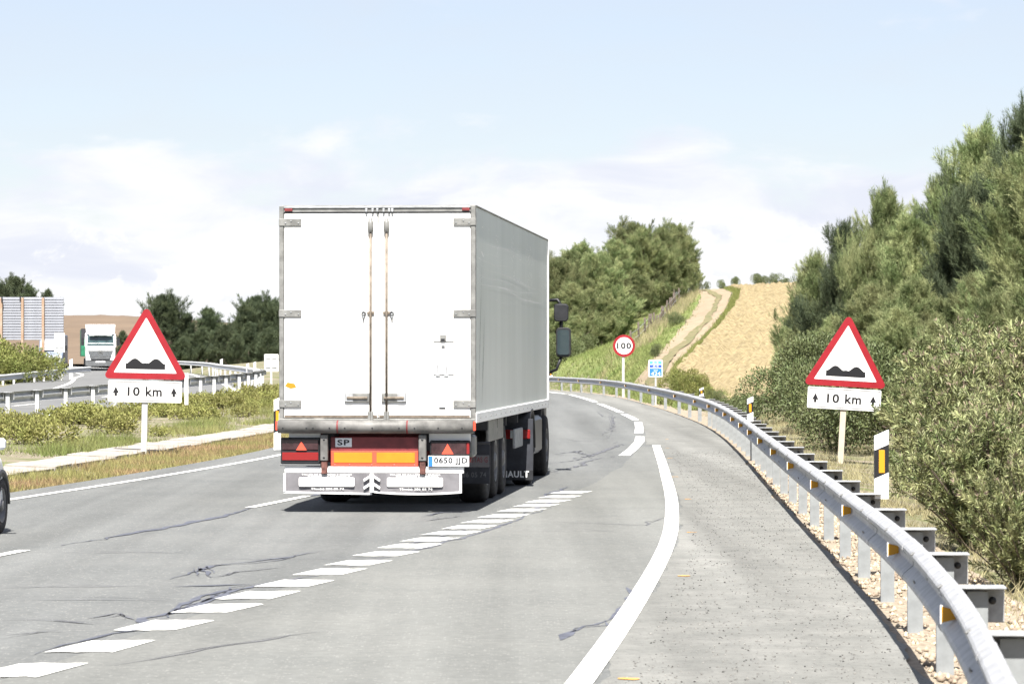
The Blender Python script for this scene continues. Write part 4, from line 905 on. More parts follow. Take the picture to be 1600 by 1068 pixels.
# ------------------------------------------------------------------ guardrails
PROF = [(.0, .156), (.030, .152), (.074, .122), (.083, .108), (.083, .088), (.073, .073), (.013, .022), (.009, .012), (.009, -.012), (.013, -.022), (.073, -.073), (.083, -.088), (.083, -.108), (.074, -.122), (.030, -.152), (0, -.156)]
def guardrail(label, f, zf, posts, y_lo, y_hi, side, top=.75, mat_b=None, reflect=None, near=False, spacer=True, pale=False):
    """f(y) gives the post line; side -1: beam on the low-X (left) side of the posts"""
    g = thing('guardrail', label, 'guardrail', (float(f(posts[0])), float(posts[0]), float(zf(posts[0]))))
    ox, oy, oz = g.location; zc = top - .155
    def frame(y):
        d = Vector((float(f(y + .05) - f(y - .05)), .1, 0)).normalized(); n = Vector((d.y, -d.x, 0))*side    # n points to the road
        return Vector((float(f(y)) - ox, y - oy, float(zf(y)) - oz)), d, n
    # beams, about 4 m each, every one lapped over the next
    cuts = [y_lo]
    while cuts[-1] < y_hi: cuts.append(cuts[-1] + (4.0 if cuts[-1] < 100 else 8.0))
    for i, (a, b) in enumerate(zip(cuts[:-1], cuts[1:])):
        m = MB(); rings = []; k = 9; lap = .16
        for j in range(k):
            y = a + (b + lap - a)*j/(k - 1); p, d, n = frame(y); lift = .005*(1 - j/(k - 1))
            fr = [p + n*(.10 + q + lift) + Vector((0, 0, zc + h)) for q, h in PROF]; bk = [p + n*(.10 + q + lift - .004) + Vector((0, 0, zc + h*.985)) for q, h in PROF[::-1]]
            rings.append(fr + bk)
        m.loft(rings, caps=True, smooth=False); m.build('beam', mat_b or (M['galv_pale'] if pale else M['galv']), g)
    pm = None
    for i, y in enumerate(posts):
        p, d, n = frame(y); rot = math.atan2(-d.x, d.y); hh = 0
        if pm is None:                                                   # C-section steel post
            q = MB(); q.prism([(-.055, -.03), (.055, -.03), (.055, .03), (.042, .03), (.042, -.024), (-.042, -.024), (-.042, .03), (-.055, .03)], -.35, top - .03, 'z'); pm = q.mesh('post')
            s1 = MB(); x0, x1 = (-.115, .15) if side < 0 else (-.15, .115)
            s1.box(x0, x1, -.10, .10, top - .012, top - .002, .002); s1.box(x0, x1, .07, .082, top - .20, top - .0125); s1.box(x0, x1, .0825, .135, top - .205, top - .196)
            s1.box(x0 - .0 if side < 0 else x1 - .012, (x0 + .012) if side < 0 else x1, -.06, .0695, top - .20, top - .0126)
            sm_ = s1.mesh('spacer')
            h1 = MB(); 
            for hx in (.02, .085): h1.lathe([(.0655, .0), (.066, .021), (.0695, .022)], 10, 'y', (hx*(-side), 0, top - .085))
            hm = h1.mesh('spacer_hole')
            b1 = MB(); b1.lathe([(0, .022), (.02, .022), (.022, .012), (.045, .012), (.046, 0)], 8, 'z', (.06*(-side), .108, top - .196)); bmesh_ = b1.mesh('spacer_bolt')
            r1 = MB(); r1.prism([(-.038, -.044), (.038, -.025), (.038, .025), (-.038, .044)], -.003, .003, 'x'); rm = r1.mesh('reflector')
            r2 = MB(); r2.prism([(-.045, -.052), (.044, -.031), (.044, .031), (-.045, .052)], -.008, -.0035, 'x'); rm2 = r2.mesh('reflector_frame')
            bo = MB(); bo.box(-.016, .016, -.035, .035, 0, .012, .004); bo2 = bo.mesh('beam_bolt')
        link('post', pm, M['galv_pale'] if pale else M['galv_post'], g, p, (0, 0, rot))
        if spacer:
            so = link('spacer', sm_, M['galv_pale'] if pale else M['galv_dark'], g, p, (0, 0, rot))
            if near and y < 60: link('spacer_hole', hm, M['dark'], so); link('spacer_bolt', bmesh_, M['bolt'], so)
        if near and y < 75:
            bb = p + n*.178 + Vector((0, 0, zc + .118)); link('beam_bolt', bo2, M['bolt'], g, bb + d*.4, (0, R(-38), rot)); link('beam_bolt', bo2, M['bolt'], g, p + n*.165 + d*.4 + Vector((0, 0, zc - .058)), (0, R(-120), rot))
        if reflect and i % reflect == 0:
            # plate standing across the trough of the beam, facing the traffic
            q = p + n*.155 + Vector((0, 0, zc - .002)); ro = link('reflector', rm, M['yellow'], g, q, (0, 0, rot - math.pi/2 if side < 0 else rot + math.pi/2)); link('reflector_frame', rm2, M['white'], ro)
    return g
near_posts = list(np.arange(5.9, 92, 2.93)); far_posts = list(np.interp(np.arange(0, 16), [0, 1, 9, 12, 15], [97, 103.5, 162, 178, 205]))
fp = [97, 103, 109.5, 118.5, 127, 135.7, 145, 153.5, 161.5, 167.5, 171.5, 175.5, 179, 184, 190, 197, 205, 213]
zero = lambda y: 0*np.asarray(y, float)
guardrail('near steel guardrail curving along the right hard shoulder with amber reflectors', rail_R, zero, near_posts + fp, 2.0, 214, -1, reflect=2, near=True)
op_posts = [62, 65, 68, 71, 74, 77, 80, 83, 86, 88.6, 91.2, 93.8, 96.4, 98.6, 100.8, 103, 105.2, 107.4, 109.6, 111.8, 114, 117, 120, 124, 128, 133, 138, 143, 148, 153.5, 159, 165, 171, 178, 185, 192, 199, 206, 213, 221, 229, 238, 247, 256, 265]
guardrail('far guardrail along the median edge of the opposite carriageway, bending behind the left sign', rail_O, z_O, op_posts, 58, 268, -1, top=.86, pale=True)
fl_rail = spline([(130, -25.9), (150, -25.75), (163, -25.6), (175, -25.5), (188, -25.3), (192, -25.0)])
flz = lambda y: np.interp(y, [130, 163, 192], [.05, .17, .47])
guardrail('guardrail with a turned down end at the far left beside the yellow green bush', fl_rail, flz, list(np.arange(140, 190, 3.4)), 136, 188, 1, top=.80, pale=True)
# ------------------------------------------------------------------ delineator posts
def delineator(label, px, py_top, py_base, D, wpx, kind, base_z=None, group=None):
    x = (px - CX)*D/F; z0 = H - (py_base - HY)*D/F if base_z is None else base_z; h = H - (py_top - HY)*D/F - z0; w = wpx*D/F
    s = thing('delineator_post', label, 'delineator', (x, D, z0), group=group)
    hw = w/2; lean = .30*w/.12*.12
    def sl(za, zb, e0, e1): return [(-hw, za - e0), (hw, za + e0), (hw, zb + e1), (-hw, zb - e1)]
    e = w*.22
    if kind == 'plain':
        MB().prism(sl(0, h - e, 0, e), -.035, .035).build('marker_body', M['white'], s)
    else:
        f1, f2 = h*.36, h*.78
        MB().prism([(-hw, 0), (hw, 0), (hw, f1 + e - .002), (-hw, f1 - e - .002)], -.035, .035).build('marker_body', M['white'], s)
        b = MB().prism([(-hw, f1 - e), (hw, f1 + e), (hw, f2 + e), (-hw, f2 - e)], -.037, .037).build('black_band', M['black'], s)
        MB().prism([(-hw, f2 - e + .002), (hw, f2 + e + .002), (hw, h + e), (-hw, h - e)], -.035, .035).build('marker_cap', M['white'], s)
        MB().box(-hw*.42, hw*.42, -.043, -.0375, f1 + e*.7, f2 - e*.8, .003).build('amber_reflector', M['yellow'], b)
    return s
delineator('white and black delineator with amber strip rising from the near guardrail before the oleander', 1377, 676, 778, 29.34, 22, 'amber', .70)
delineator('small black banded delineator on the guardrail left of the right warning sign', 1172, 621, 657, 61, 9.5, 'amber', .74)
delineator('smallest black banded delineator on the guardrail in front of the roadside shrubs', 1096, 606, 622, 97, 6.2, 'amber', .72)
delineator('tiny amber delineator on the far guardrail just right of the lorry', 860.5, 581, 594, 182, 5, 'amber', .70)
delineator('white delineator half hidden at the left rear corner of the lorry', 433.5, 622, 702, 67.5, 11, 'amber', .02)
delineator('plain white post just right of the left warning sign', 291.5, 582, 632, 93, 5.6, 'plain')
delineator('thin white post above the far bend of the opposite guardrail', 346, 560, 572, 200, 4, 'plain', 1.2)
delineator('left one of two white posts where the opposite guardrail bends', 387, 567, 580, 155, 4, 'plain', 1.15)
delineator('right one of two white posts where the opposite guardrail bends', 398, 564.5, 580, 143, 4, 'plain', 1.2)
delineator('white post at the end of the far left guardrail', 111, 560, 586, 191, 5, 'plain', .5)

# ------------------------------------------------------------------ concrete gutter along the median, slab by slab
gut = spline([(20, -12.6), (30, -11.4), (45, -9.85), (55, -8.62), (67.9, -7.72), (85.5, -6.45), (105, -5.9), (130, -6.2)])
gu = thing('concrete_gutter', 'pale concrete gutter of short slabs along the median verge', 'gutter', (float(gut(30)), 30, 0))
y = 30.0; k = 0
while y < 118:
    ln = 1.25 + .35*rng.random(); xa, xb = float(gut(y)), float(gut(y + ln)); ang = math.atan2(-(xb - xa), ln); L_ = math.hypot(xb - xa, ln)
    q = MB(); wv = .46 + .05*rng.random()
    q.prism(rounded([(-wv, -L_/2 + .02), (wv, -L_/2 + .02), (wv, L_/2 - .02), (-wv, L_/2 - .02)], .05, 2), -.12, .03 + .02*rng.random(), 'z')
    o = q.build('slab', M['concrete'], gu, ((xa + xb)/2 - gu.location.x, y + ln/2 - 30, .012 + rng.normal(0, .006)), (rng.normal(0, .004), R(2.5) + rng.normal(0, .008), ang))
    y += ln; k += 1

# ------------------------------------------------------------------ billboard seen from behind, van, earth
BD = 232.0; bx = lambda px: (px - CX)*BD/F; bz = lambda py: H - (py - HY)*BD/F
bb = thing('billboard', 'back of a grey slatted roadside hoarding on orange posts at far left', 'billboard', (bx(30), BD, T1(bx(30), BD)))
o0 = bb.location
n_sl = 16; z_lo, z_hi = bz(531), bz(464)
for c0, c1 in ((-46, 2), (3.5, 35), (36.5, 67.5), (69, 99.5)):
    for i in range(n_sl):
        za = z_lo + (z_hi - z_lo)*i/n_sl; zb_ = z_lo + (z_hi - z_lo)*(i + 1)/n_sl
        q = MB(); h_ = zb_ - za
        q.prism([(-.02, .0), (-.075, .02), (-.03, h_ - .004), (.02, h_ - .004), (.02, 0)], bx(c0) - o0.x, bx(c1) - o0.x, 'x')
        q.build('slat', M['slat'], bb, (0, 0, za - o0.z))
for px in (-46, 2.8, 36, 68.2):
    q = MB(); q.box(bx(px) - .09 - o0.x, bx(px) + .09 - o0.x, -.38, -.12, -.3, z_hi - o0.z - .05, .01); q.build('post', M['orangepost'], bb)
for px in (4.5, 33): MB().box(bx(px) - .05 - o0.x, bx(px) + .05 - o0.x, -.45, -.385, z_hi - o0.z - .35, z_hi - o0.z + .02).build('hook', M['dark'], bb)
VD = 275.0; vx = (79 - CX)*VD/F
van = thing('oncoming_van', 'distant dull blue van standing behind the hoarding posts', 'van', (vx, VD, T1(vx, VD)), R(4))
b_ = MB(); b_.loft([[(x, yy, z) for x, z in rounded(rect(-1.05 + i, 1.05 - i, .4, zt), .12, 4)] for yy, i, zt in ((-.05, .14, 1.0), (.05, .05, 1.25), (.7, .03, 1.55), (1.2, .05, 2.75), (1.8, .0, 2.95), (6.0, 0, 2.95))]); b_.build('body', mat('dull_blue_van_paint', (.16, .19, .26), .4), van)
MB().loft([[(-.92, .66, 1.60), (.92, .66, 1.60), (.86, 1.10, 2.62), (-.86, 1.10, 2.62)], [(-.92, .60, 1.66), (.92, .60, 1.66), (.86, 1.05, 2.68), (-.86, 1.05, 2.68)]], smooth=False).build('windscreen', M['cabblue'], van)
MB().box(-.8, .8, -.10, -.045, .62, .92, .02).build('grille', M['dark'], van)
for s in (-1, 1):
    MB().box(s*.78 - .16, s*.78 + .16, -.09, .04, .95, 1.12, .03).build('headlight', M['lens'], van)
    MB().box(s*1.22 - .10, s*1.22 + .10, .9, 1.0, 1.6, 2.05, .03).build('door_mirror', M['dark'], van)
    for yy in (.95, 4.9): wheel(van, s*.95, yy, .36, .24, s)
for k_, (xa, c_) in enumerate(((-3.6, M['cabblue']),)):
    pass

# ------------------------------------------------------------------ vegetation builders
def tri_leaves(base, axis, length, width, side=None, fold=.0, r=rng):
    """two-triangle lance leaves: base points (n,3), unit axes (n,3)"""
    n = len(base); rv = r.normal(0, 1, (n, 3)) if side is None else side
    s = np.cross(axis, rv); s /= np.linalg.norm(s, axis=1, keepdims=True) + 1e-9
    up = np.cross(s, axis); length = np.broadcast_to(length, (n,))[:, None]; width = np.broadcast_to(width, (n,))[:, None]
    mid = base + axis*length*.5 + up*length*.04; tip = base + axis*length - up*length*.06
    V = np.stack([base, mid + s*width/2 + up*width*fold, tip, mid - s*width/2 + up*width*fold], 1).reshape(-1, 3)
    o = np.arange(n)[:, None]*4; Fc = np.concatenate([o + np.array([[0, 1, 2]]), o + np.array([[0, 2, 3]])], 1).reshape(-1, 3)
    return V, Fc
def needles(base, axis, length, width, r):
    n = len(base); s = np.cross(axis, r.normal(0, 1, (n, 3))); s /= np.linalg.norm(s, axis=1, keepdims=True) + 1e-9
    l = np.broadcast_to(length, (n,))[:, None]; w = np.broadcast_to(width, (n,))[:, None]
    V = np.stack([base - s*w/2, base + s*w/2, base + axis*l], 1).reshape(-1, 3); return V, np.arange(n*3).reshape(-1, 3)
def unit(v): return v/(np.linalg.norm(v, axis=-1, keepdims=True) + 1e-9)

def pine_meshes(seed, h, rad, limbs=70, broad=.35, bare=.05, spiky=1.0, per=30, dense=1.0):
    """a leader and upswept limbs, each ending in a feathery plume of needle shoots"""
    r = np.random.default_rng(seed); tr = MB(); lean = r.normal(0, .03, 2)*h
    tp = [(lean[0]*t*t, lean[1]*t*t, h*t*.97 - .3*(t == 0)) for t in np.linspace(0, 1, 8)]
    tr.tube(tp, list(np.interp(np.linspace(0, 1, 8), [0, .1, 1], [.03*h**.8 + .03, .02*h**.8 + .02, .012])), 8)
    B, A, S = [], [], []; lump = r.random((10, 2))*2*np.pi
    def plume(pts, n, wid, lo):
        k = len(pts) - 1; u = lo + (1 - lo)*r.random(n)**.8; i = np.minimum((u*k).astype(int), k - 1); f = (u*k - i)[:, None]
        d = unit(pts[i + 1] - pts[i]); p = pts[i]*(1 - f) + pts[i + 1]*f; taper = (1.15 - .75*u)[:, None]
        off = r.normal(0, 1, (n, 3)); off -= d*(off*d).sum(1, keepdims=True); off = unit(off)
        dd = unit(d*(.75 + .4*u[:, None]) + off*.75*taper + np.array([0, 0, .35*spiky]) + r.normal(0, .12, (n, 3)))
        B.append(p + off*(r.random((n, 1))**.6)*wid*taper); A.append(dd); S.append(r.uniform(.16, .34, n)*(.75 + .06*h))
    for k in range(limbs):
        t = bare + (.97 - bare)*((k + r.random())/limbs)**.9; a = k*2.39996 + r.normal(0, .4)
        prof = (1 - max(0, (t - broad)/(1 - broad))**1.5)**.85*(.60 + .40*min(1, t/broad))
        lumpf = 1 + .22*math.sin(3*a + lump[int(t*9), 0]) + .14*math.sin(5*a + lump[int(t*9), 1])
        Lb = max(.35, rad*prof*lumpf*r.uniform(.68, 1.15)); e0 = .12 + .85*t + r.normal(0, .15)
        p = np.array([lean[0]*t*t, lean[1]*t*t, max(.12, h*.90*t - Lb*.20*(1 - t))]); d0 = np.array([math.cos(a)*math.cos(e0), math.sin(a)*math.cos(e0), math.sin(e0)]); pts = [p]
        for q in range(6):
            d0 = unit(d0 + np.array([0, 0, .13 + .05*q*spiky]) + r.normal(0, .06, 3)); pts.append(pts[-1] + d0*Lb*1.1/6)
        pts = np.array(pts)
        if k % 2 == 0: tr.tube([tuple(x) for x in pts[:6]], list(np.linspace(.010 + .011*Lb, .005, 6)), 4, False)
        plume(pts, int((14 + 20*Lb)*dense), .10 + .085*Lb, .28)
        for q in range(int(1.5 + 1.6*Lb)):                               # side plumes
            i = r.integers(2, 6); b = pts[i]; dq = unit(unit(pts[i] - pts[i - 1])*.6 + r.normal(0, .5, 3) + np.array([0, 0, .45*spiky])); L2 = Lb*r.uniform(.22, .42) + .18
            sp = np.array([b + dq*L2*x + np.array([0, 0, .12*L2*x*x]) for x in np.linspace(0, 1, 4)]); plume(sp, int((6 + 22*L2)*dense), .07 + .09*L2, .1)
    for q in range(4):                                                   # leaders at the top
        b = np.array([lean[0]*.85, lean[1]*.85, h*r.uniform(.80, .88)]) + r.normal(0, .12, 3)*[1, 1, 0]; L2 = h*(.97 if q == 0 else r.uniform(.88, .97)) - b[2]
        dq = np.array([r.normal(0, .16), r.normal(0, .16), 1.0]); plume(np.array([b + dq*L2*x for x in np.linspace(0, 1, 4)]), int(26*dense), .10, 0)
    B, A, S = np.concatenate(B), np.concatenate(A), np.concatenate(S)
    n = len(B); u = r.uniform(.0, 1.0, (n, per)); base = B[:, None, :] + A[:, None, :]*(S[:, None]*u)[..., None]
    ax = unit(A[:, None, :]*.95 + unit(r.normal(0, 1, (n, per, 3)))*.70)
    V, Fc = needles(base.reshape(-1, 3), ax.reshape(-1, 3), r.uniform(.08, .16, n*per)*(.75 + .05*h), r.uniform(.007, .012, n*per)*(.75 + .05*h), r)
    return tr.mesh('trunk'), raw_mesh('crown', V, Fc)
PINES = [pine_meshes(11, 6.2, 1.8, 78, .30), pine_meshes(12, 7.0, 2.2, 90, .34), pine_meshes(13, 5.0, 1.6, 66, .28), pine_meshes(14, 7.2, 2.7, 105, .45, .10, .5)]
HH = [6.2, 7.0, 5.0, 7.2]
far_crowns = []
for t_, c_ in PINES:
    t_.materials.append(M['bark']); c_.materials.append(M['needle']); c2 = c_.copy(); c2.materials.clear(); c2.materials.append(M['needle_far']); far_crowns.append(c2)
def pine(label, group, x, y, height, kind, wide=1.0, far=False, sink=.1):
    s = height/HH[kind]; o = thing('pine_tree', label, 'tree', (x, y, T1(x, y) - sink), rng.uniform(0, 6.28), group, scale=(s*wide, s*wide, s))
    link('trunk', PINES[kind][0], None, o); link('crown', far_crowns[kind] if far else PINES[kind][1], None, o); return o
def pine_px(label, group, px, py_top, D, kind, wide=1.0, far=False):
    x = (px - CX)*D/F; z = H - (py_top - HY)*D/F; return pine(label, group, x, D, z - T1(x, D), kind, wide, far)
g1 = 'young pines on the right slope'
lb = 'young olive green pine in the thick stand behind the oleanders on the right slope'
for px, py, D, k, w in ((1240,468,112,2,.85),(1264,418,108,0,.8),(1292,392,106,2,.95),(1325,338,102,0,.85),(1378,278,96,1,.72),(1345,440,90,2,1.15),(1425,322,93,0,.95),(1470,258,98,1,.72),(1440,430,82,2,1.25),(1505,285,88,0,.9),
                         (1498,425,74,2,1.25),(1390,475,80,2,1.25),(1288,490,98,2,1.2),(1540,176,92,1,.80),(1598,145,86,1,.85),(1570,360,72,0,1.1),(1640,190,70,1,1.0),(1650,350,60,2,1.2),(1560,450,64,2,1.2),(1242,545,104,2,1.1),(1256,510,112,2,1.1),(1690,240,76,3,1.0),(1330,525,86,2,1.2),(1460,495,70,2,1.2)):
    pine_px({1505: 'dark green pine among the lighter ones, right of the pine with the narrow top', 1325: 'dark green pine just left of the pointed one above the leaning sign', 1598: 'tallest pine of the right stand, cut by the right edge of the photo', 1540: 'second tallest pine, its top just left of the one cut by the right edge', 1378: 'pointed pine rising straight above the leaning warning sign', 1240: 'leftmost small pine of the right stand, against the ploughed field', 1470: 'pine with a narrow top halfway between the leaning sign and the right edge'}.get(px, lb), g1, px, py, D, k, w, far=px in (1598, 1505, 1325))
g2 = 'pines on the hill behind the lorry'
lb2 = 'round crowned pine in the grove on the hill between lorry and dirt track'
for px, py, D, k, w in ((868,400,214,3,.95),(892,385,226,1,1.15),(912,372,230,1,1.2),(935,392,224,3,1.0),(880,440,206,2,1.4),(915,430,214,0,1.4),(950,415,222,0,1.4),(962,368,238,1,1.1),(985,345,250,3,.9),(1008,350,246,1,1.2),(1030,350,252,1,1.15),(1052,347,256,3,.85),(1072,362,259,1,1.0),(1085,402,262,2,1.0),(975,425,232,0,1.4),(1000,420,238,2,1.5),(1025,410,246,0,1.3),(1050,405,252,0,1.2),(845,420,215,1,1.1),(940,455,214,2,1.4),(870,480,202,2,1.3),(895,490,204,2,1.3),(820,400,220,3,.9)):
    pine_px({1085: 'lowest pine at the right end of the hill grove, beside the track top', 820: 'pine of the hill grove mostly hidden behind the lorry box', 985: 'tallest round pine on the crest of the hill grove above the speed sign'}.get(px, lb2), g2, px, py, D, k, w)
g3 = 'dark pines beyond the opposite carriageway'
lb3 = 'dark pine standing beyond the bend of the opposite carriageway left of the lorry'
for px, py, D, k, w in ((258,458,284,3,1.0),(240,500,280,2,1.2),(290,485,286,1,1.1),(326,476,288,1,1.2),(308,510,278,2,1.4),(345,505,282,2,1.3),(280,525,276,2,1.4),(382,470,290,1,1.1),(405,460,292,3,1.0),(430,463,294,1,1.1),(388,500,276,0,1.3),(418,510,274,2,1.4),(450,470,292,3,1.0),(365,520,272,2,1.2),(194,515,300,2,1.0)):
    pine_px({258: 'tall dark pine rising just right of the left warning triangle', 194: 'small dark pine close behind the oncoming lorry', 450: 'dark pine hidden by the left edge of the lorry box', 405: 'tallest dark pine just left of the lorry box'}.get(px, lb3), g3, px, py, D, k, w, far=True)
g4 = 'far pines above the billboard'
lb4 = 'far dark pine whose crown shows above the slatted hoarding'
for px, py, D, k, w in ((22,430,345,3,.8),(44,440,340,1,.9),(4,442,342,3,.8),(76,448,350,1,.9),(-22,440,340,1,1.0)):
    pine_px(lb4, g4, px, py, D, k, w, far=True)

def oleander_meshes(seed, h, rad, stems=64):
    r = np.random.default_rng(seed); st = MB(); B, A = [], []; TB, TA = [], []
    for k in range(stems):
        a = r.uniform(0, 2*np.pi); q = math.sqrt(r.random()); tip = np.array([math.cos(a)*rad*q, math.sin(a)*rad*q, h*(1 - .42*q*q)*r.uniform(.80, 1.05)])
        b0 = np.array([math.cos(a)*.25*q, math.sin(a)*.25*q, 0]); c = np.array([tip[0]*.35, tip[1]*.35, tip[2]*.62])
        tt = np.linspace(0, 1, 7)[:, None]; pts = (1 - tt)**2*b0 + 2*tt*(1 - tt)*c + tt**2*tip
        st.tube([tuple(x) for x in pts], list(np.linspace(.018, .006, 7)), 5, False)
        tw = [(pts[-2], tip)]
        for j in range(7):
            u = r.uniform(.12, .95); i = min(int(u*6), 5); p = pts[i]*(1 - (u*6 - i)) + pts[i+1]*(u*6 - i)
            d = unit(np.array([p[0], p[1], 0])*.5/rad + r.normal(0, .5, 3) + np.array([0, 0, .75])); tw.append((p, p + d*r.uniform(.28, .52)))
        for p, e in tw:
            d = unit(e - p); L_ = np.linalg.norm(e - p); n = int(44*max(.35, min(1, L_/.4))); u = np.linspace(.15, 1, n)
            base = p + (e - p)*u[:, None]; ang = np.arange(n)*2.2 + r.random()*6
            o1 = unit(np.cross(d, [.3, .2, .9])); o2 = np.cross(d, o1)
            out = o1*np.cos(ang)[:, None] + o2*np.sin(ang)[:, None]
            ax = unit(out*(1.05 - .35*u[:, None]) + d*(.45 + .55*u[:, None]) + r.normal(0, .14, (n, 3)))
            B.append(base); A.append(ax)
            if e[2] > h*.72 and r.random() < .5: TB.append(e); TA.append(d)
    B, A = np.concatenate(B), np.concatenate(A); n = len(B)
    V, Fc = tri_leaves(B, A, r.uniform(.075, .125, n), r.uniform(.016, .025, n), fold=.25, r=r)
    TB, TA = np.array(TB), np.array(TA); m = 7
    base = np.repeat(TB, m, 0); ax = unit(np.repeat(TA, m, 0)*.8 + r.normal(0, .55, (len(base), 3))); V2, F2 = tri_leaves(base, ax, r.uniform(.05, .11, len(base)), .018, r=r)
    return st.mesh('stems'), raw_mesh('foliage', V, Fc), raw_mesh('seed_heads', V2, F2)
OL = [oleander_meshes(21, 2.5, 1.35, 80), oleander_meshes(22, 2.2, 1.5, 80)]
for a, b, c in OL: a.materials.append(M['bark']); b.materials.append(M['oleander']); c.materials.append(M['seedhead'])
def oleander(label, x, y, h, k, wide=1.0, sink=.15):
    s = h/(2.5, 2.2)[k]; o = thing('oleander_bush', label, 'bush', (x, y, T1(x, y) - sink), rng.uniform(0, 6.28), 'oleander bushes behind the near guardrail', scale=(s*wide, s*wide, s))
    link('stems', OL[k][0], None, o); link('foliage', OL[k][1], None, o); tag(link('seed_heads', OL[k][2], None, o), kind='stuff')
olb = 'leafy olive green oleander in the row behind the near guardrail'
oleander('nearest low oleander at the right edge beside the guardrail spacers', 4.62, 28.8, 1.35, 1, .95)
oleander('low spreading oleander right of the black and white delineator', 5.12, 35.0, 1.75, 1, .95)
for x, y, h, k, w in ((6.05,40,2.0,0,.9),(6.75,45.5,2.45,1,.9),(7.35,50,2.65,0,1.0),(8.0,55,2.7,0,1.0),(7.98,60.5,2.05,1,.9),(8.6,47,2.8,0,1.1),(9.0,54,3.0,0,1.15),(7.3,38,2.6,1,1.0),(8.9,62,2.9,0,1.1),(6.6,33,2.0,1,1.0),(8.6,40,2.7,0,1.0),(5.55,31.5,1.6,0,.95),(5.7,37.5,1.7,0,1.0)): oleander('oleander whose leaves cover the corner of the leaning sign plate' if (x, y) == (7.98, 60.5) else olb, x, y, h, k, w)

def shrub_mesh(seed, h, rad, n, leaf, lw=.45, lumps=9, up=.25):
    r = np.random.default_rng(seed); C = np.stack([r.normal(0, .42, lumps)*rad, r.normal(0, .42, lumps)*rad, h*r.uniform(.30, .62, lumps)], 1); rr = r.uniform(.32, .5, lumps)*min(rad, h*.9)
    i = r.integers(0, lumps, n); d = unit(r.normal(0, 1, (n, 3)) + [0, 0, .25]); p = C[i] + d*(rr[i]*r.uniform(.45, 1.12, n)**.6)[:, None]
    p[:, 2] = np.abs(p[:, 2]); ax = unit(d + r.normal(0, .6, (n, 3)) + [0, 0, up]); V, Fc = tri_leaves(p, ax, r.uniform(.7, 1.3, n)*leaf, leaf*lw, fold=.2, r=r)
    st = MB()
    for k in range(lumps): st.tube([(C[k][0]*.15, C[k][1]*.15, -.1), tuple(C[k]*np.array([.6, .6, .6])), tuple(C[k])], [.03*h**.5, .018*h**.5, .008], 5, False)
    return st.mesh('stems'), raw_mesh('foliage', V, Fc)
def shrub_protos(mat_, specs):
    o = []
    for s_ in specs:
        a, b = shrub_mesh(*s_); a.materials.append(M['bark']); b.materials.append(mat_); o.append((a, b, s_[1]))
    return o
SH = shrub_protos(M['shrub'], [(31, 2.4, 1.5, 9000, .085), (32, 1.8, 1.6, 8000, .085)])
YL = shrub_protos(M['ylw'], [(41, .55, .60, 900, .075, .5, 8, .5), (42, .5, .7, 1000, .075, .5, 9, .5), (43, .45, .55, 750, .07, .5, 7, .5)])
GB = shrub_protos(M['gbush'], [(51, 2.6, 1.9, 6500, .13), (52, 2.0, 1.8, 5200, .12)])
def shrub(name, label, group, x, y, h, proto, wide=1.0, sink=.06, z=None):
    s = h/proto[2]; o = thing(name, label, 'bush', (x, y, (T1(x, y) if z is None else z) - sink), rng.uniform(0, 6.28), group, scale=(s*wide, s*wide, s))
    link('stems', proto[0], None, o); link('foliage', proto[1], None, o); return o
gsh = 'dark evergreen shrubs below the pines'
for x, y, h, k, w in ((7.7,80,2.6,0,.8),(7.2,73,2.1,1,.72),(8.4,85,3.0,0,.9),(8.1,76,2.8,0,.8),(9.2,90,3.0,0,1.0),(8.8,96,2.2,1,.9),(8.9,70,2.6,1,.85)):
    shrub('evergreen_shrub', 'dark evergreen shrub left of the leaning sign below the pines', gsh, x, y, h, SH[k], w)
for px, py, D, h, k, w in ((1066,578,131,1.7,0,.7),(1086,583,126,1.5,0,.7),(1106,597,118,1.1,0,.7),(1128,603,112,.9,1,.7),(1150,612,108,.85,1,.7),(1176,640,101,.9,1,.7)):
    shrub('roadside_shrub', 'green shrub behind the guardrail at the foot of the ploughed field', 'shrubs at the foot of the ploughed field', (px - CX)*D/F, D, h, (GB if k == 0 else SH)[k], w)
for px, D, h, k, w in ((1150,272,1.3,0,.6),(1128,270,.9,1,.6),(1185,276,1.6,0,.8),(1205,278,1.4,1,.8),(1102,268,.8,1,.6),(1225,279,1.1,0,.7)):
    shrub('hilltop_shrub', 'small shrub on the skyline at the top of the field', 'shrubs on the skyline', (px - CX)*D/F, D, h, SH[k], w)
for px, D, h, w in ((1079,196,.9,.7),(1046,170,.8,.6),(1068,206,.8,.7)):
    shrub('hillside_shrub', 'small tuft of shrub on the grass bank left of the dirt track', 'shrubs on the grass bank', (px - CX - 22)*D/F, D, h, SH[1], w)
for px, D, h, k, w in ((30,176,2.3,0,1.2),(-2,174,2.9,0,1.0),(62,182,1.8,1,1.1),(12,170,1.9,1,1.2),(-20,172,3.2,0,1.0)):
    shrub('yellow_green_bush', 'yellow green bush behind the far left guardrail below the hoarding', 'bushes behind the far left guardrail', (px - CX)*D/F, D, h, GB[k], w, z=.25)
for px, py, D, h, k, w in ((870,560,198,1.9,1,1.0),(890,562,200,1.6,0,.9),(908,556,203,1.4,1,.9)):
    shrub('grove_shrub', 'low dark shrub at the foot of the hill pines beside the lorry mirror', 'shrubs at the foot of the hill pines', (px - CX)*D/F, D, h, SH[k], w)
